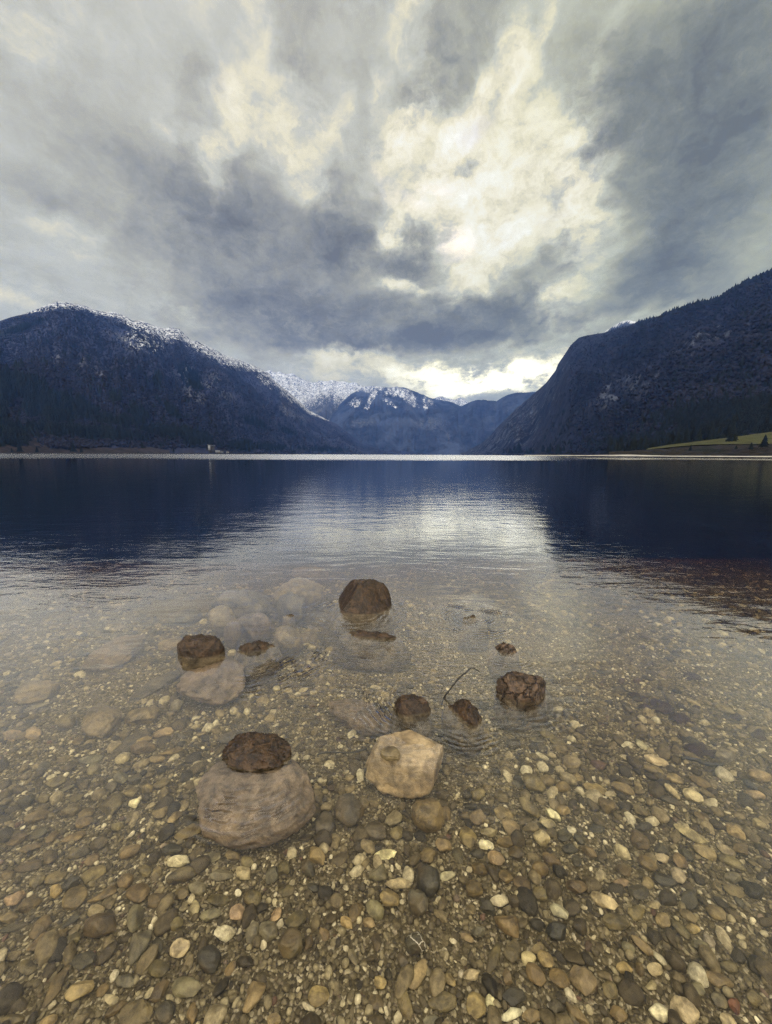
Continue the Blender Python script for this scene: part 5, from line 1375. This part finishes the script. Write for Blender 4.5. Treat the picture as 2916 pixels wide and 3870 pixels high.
def build_water():
    # top and bottom sheets share one set of lines, fine near the shore and coarse far out
    pos = np.concatenate([np.arange(1, 12, 1.0), np.geomspace(13, 14000, 34)])
    xs = np.concatenate([-pos[::-1], [0], pos]); yy = np.concatenate([np.arange(-4, 1, 1.0), pos])
    nx, ny = len(xs), len(yy)
    gx, gy = np.meshgrid(xs, yy)
    top = np.stack([gx, gy, 0 * gx], -1).reshape(-1, 3); bot = top - np.array([0, 0, 34.0])
    g = grid_faces(ny, nx); N = nx * ny
    ring = [i for i in range(nx)] + [i * nx + nx - 1 for i in range(1, ny)] + [(ny - 1) * nx + i for i in range(nx - 2, -1, -1)] + [i * nx for i in range(ny - 2, 0, -1)]
    sides = np.array([(ring[k], ring[k] + N, ring[(k + 1) % len(ring)] + N, ring[(k + 1) % len(ring)]) for k in range(len(ring))])
    me = mesh_np('water', np.concatenate([top, bot]), np.concatenate([g, (g + N)[:, ::-1], sides]), smooth=False)
    m = bpy.data.materials.new('lake_water'); m.use_nodes = True
    nt = NT(m.node_tree); nt.n.clear()
    out = nt.new('ShaderNodeOutputMaterial')
    gl = nt.new('ShaderNodeBsdfAnisotropic'); gl.inputs['Color'].default_value = (1, 1, 1, 1)
    P = nt.new('ShaderNodeTexCoord').outputs['Object']
    x, y, z = nt.sep(P)[:3]
    flat = nt.comb(x, y, 0.0)
    # light wind lanes; ruffled water begins about 85 m out
    lane = nt.noise(nt.vm('MULTIPLY', P, (.02, .05, 1)), 1.0, 3, .6)
    edge = nt.m('ADD', y, nt.m('MULTIPLY', nt.m('SUBTRACT', lane, .5), 60.0))
    ruff = nt.mr(edge, 64.0, 90.0)
    rightcalm = nt.mr(nt.m('DIVIDE', x, nt.m('MAXIMUM', y, 1.0)), .30, .55, 1.0, .06)
    ruff = nt.m('MULTIPLY', ruff, rightcalm)
    nt.l.new(nt.m('MULTIPLY_ADD', nt.m('MULTIPLY', ruff, nt.mr(nt.m('DIVIDE', x, nt.m('MAXIMUM', y, 1.0)), -.75, -.1, .55, 1.0)), .27, .0), gl.inputs['Roughness'])
    h = nt.m('MULTIPLY', nt.noise(nt.vm('MULTIPLY', P, (1.0, 2.6, 1)), 1.1, 3, .5), .0065)
    h = nt.m('ADD', h, nt.m('MULTIPLY', nt.noise(nt.vm('MULTIPLY', P, (1.0, 3.2, 1)), 3.6, 3, .5), .0027))
    h = nt.m('ADD', h, nt.m('MULTIPLY', nt.noise(nt.vm('MULTIPLY', P, (1.6, 1.2, 1)), 1.9, 2, .5), .0035))
    calm = nt.mr(nt.noise(nt.vm('MULTIPLY', P, (.6, 1.0, 1)), .8, 2, .5), .35, .65, .25, 1.0)
    far1 = nt.mr(y, 1.3, 2.6)
    h = nt.m('ADD', h, nt.m('MULTIPLY', nt.m('MULTIPLY', nt.noise(nt.vm('MULTIPLY', P, (1.0, 2.2, 1)), 11.0, 3, .55), .0016), nt.m('MULTIPLY', calm, far1)))
    # glittering wavelets among the rocks
    c0 = to_plane(1500, 2480)
    loc = nt.vm('LENGTH', nt.vm('MULTIPLY', nt.vm('SUBTRACT', flat, (c0[0], c0[1], 0)), (1.1, 1.0, 1)))
    near = nt.mr(loc, 1.3, .15)
    h = nt.m('ADD', h, nt.m('MULTIPLY', nt.m('MULTIPLY', nt.noise(nt.vm('MULTIPLY', P, (1.0, 1.9, 1)), 24.0, 3, .5, .5), .0048), near))
    wn = nt.noise(P, 7.0, 3, .55)
    patch = nt.mr(nt.noise(P, 8.3, 2, .5), .40, .62, .12, 1.0)
    # rings spreading from stones and falling drops
    RINGS = [(1790, 2336, .030, .075, .05, .40, None, .00060), (1356, 2316, .055, .06, .10, .60, None, .00055), (1600, 2640, .024, .30, .14, .42, (-.9, -.35), .0016),
             (975, 2882, .030, .26, .14, .38, (.05, -1), .0016), (972, 2452, .034, .42, .20, .60, (.75, -.62), .0016), (848, 2556, .016, .05, .0, .12, (-.1, -1), .0004),
             (1102, 2868, .016, .05, .02, .14, (1, -.2), .00045), (1912, 2470, .028, .1, .04, .26, None, .00030), (1752, 2712, .026, .14, .08, .30, (.1, -1), .00050), (1966, 2640, .030, .15, .1, .34, (.4, -.9), .00035), (1400, 2404, .03, .1, .04, .4, (.2, -1), .0006)]
    for (px, py, lam, r1, ra, rb, dr, amp) in RINGS:
        c = to_plane(px, py)
        dv = nt.vm('SUBTRACT', flat, (c[0], c[1], 0))
        wob = nt.m('MULTIPLY', wn, lam * 2.6)
        r = nt.m('ADD', nt.vm('LENGTH', dv), wob)
        s = nt.m('SINE', nt.m('MULTIPLY', r, 2 * math.pi / lam))
        env = nt.m('MULTIPLY', patch, nt.m('MULTIPLY', nt.mr(r, ra * .6, ra + .04), nt.mr(r, rb, rb * .55)))
        if dr:
            dn = np.array(dr) / np.hypot(*dr)
            cs = nt.m('DIVIDE', nt.vm('DOT_PRODUCT', dv, (dn[0], dn[1], 0)), nt.m('MAXIMUM', r, .001))
            env = nt.m('MULTIPLY', env, nt.mr(cs, .45, .95))
        h = nt.m('MULTIPLY_ADD', nt.m('MULTIPLY', s, env), amp * 2.8, h)
    bn = nt.bump(h, 1.0)
    nt.l.new(bn, gl.inputs['Normal'])
    # Fresnel share of the mirror image, the rest passes through to the bed
    geo = nt.new('ShaderNodeNewGeometry')
    cs_ = nt.m('ABSOLUTE', nt.vm('DOT_PRODUCT', bn, geo.outputs['Incoming']))
    fr = nt.m('MULTIPLY_ADD', nt.m('POWER', nt.m('SUBTRACT', 1.0, cs_, clamp=True), 2.9), 1.0 - F0, F0, clamp=True)
    tr_ = nt.new('ShaderNodeBsdfTransparent')
    mx = nt.new('ShaderNodeMixShader')
    nt.l.new(fr, mx.inputs[0]); nt.l.new(tr_.outputs[0], mx.inputs[1]); nt.l.new(gl.outputs[0], mx.inputs[2])
    va = nt.new('ShaderNodeVolumeAbsorption'); va.inputs['Color'].default_value = (.74, .61, .22, 1); va.inputs['Density'].default_value = 1.2
    nt.l.new(mx.outputs[0], out.inputs['Surface']); nt.l.new(va.outputs[0], out.inputs['Volume'])
    m.cycles.homogeneous_volume = True
    o = link('water', me, m)
    tag(o, 'clear shallow lake water, rippled near the rocks and wind ruffled far out', 'lake', None, 'structure')


build_water()

# ------------------------------------------------------------------ air
def build_haze():
    V, Fc = box(-13500, 13500, -3000, 13500, -36.0, ZTOP + 25.0)
    me = mesh_np('haze', V, np.array(Fc), smooth=False)
    m = bpy.data.materials.new('valley_air'); m.use_nodes = True
    nt = NT(m.node_tree); nt.n.clear()
    out = nt.new('ShaderNodeOutputMaterial')
    pv = nt.new('ShaderNodeVolumePrincipled')
    pv.inputs['Color'].default_value = (.12, .33, 1.0, 1); pv.inputs['Density'].default_value = HAZE
    pv.inputs['Density Attribute'].default_value = ''; pv.inputs['Color Attribute'].default_value = ''; pv.inputs['Temperature Attribute'].default_value = ''
    pv.inputs['Anisotropy'].default_value = .2
    nt.l.new(pv.outputs[0], out.inputs['Volume'])
    m.cycles.homogeneous_volume = True
    o = link('haze', me, m)
    tag(o, 'thin blue valley air that veils the far mountains', 'haze', None, 'stuff')


HAZE = 4.4e-5
build_haze()

# ------------------------------------------------------------------ render settings
scn.render.engine = 'CYCLES'
cy = scn.cycles
cy.use_denoising = True; cy.denoising_prefilter = 'NONE'; cy.denoising_input_passes = 'RGB_ALBEDO_NORMAL'
try: cy.denoiser = 'OPENIMAGEDENOISE'
except Exception: pass
cy.max_bounces = 7; cy.diffuse_bounces = 2; cy.glossy_bounces = 3; cy.transmission_bounces = 6
cy.use_adaptive_sampling = True; cy.adaptive_threshold = 0.03; cy.adaptive_min_samples = 16; cy.volume_bounces = 1; cy.transparent_max_bounces = 8
cy.caustics_refractive = True; cy.caustics_reflective = False
cy.sample_clamp_indirect = 6.0
scn.view_settings.view_transform = 'Standard'; scn.view_settings.look = 'None'
scn.view_settings.exposure = 0.45; scn.view_settings.gamma = 1.0; scn.view_settings.use_curve_mapping = False
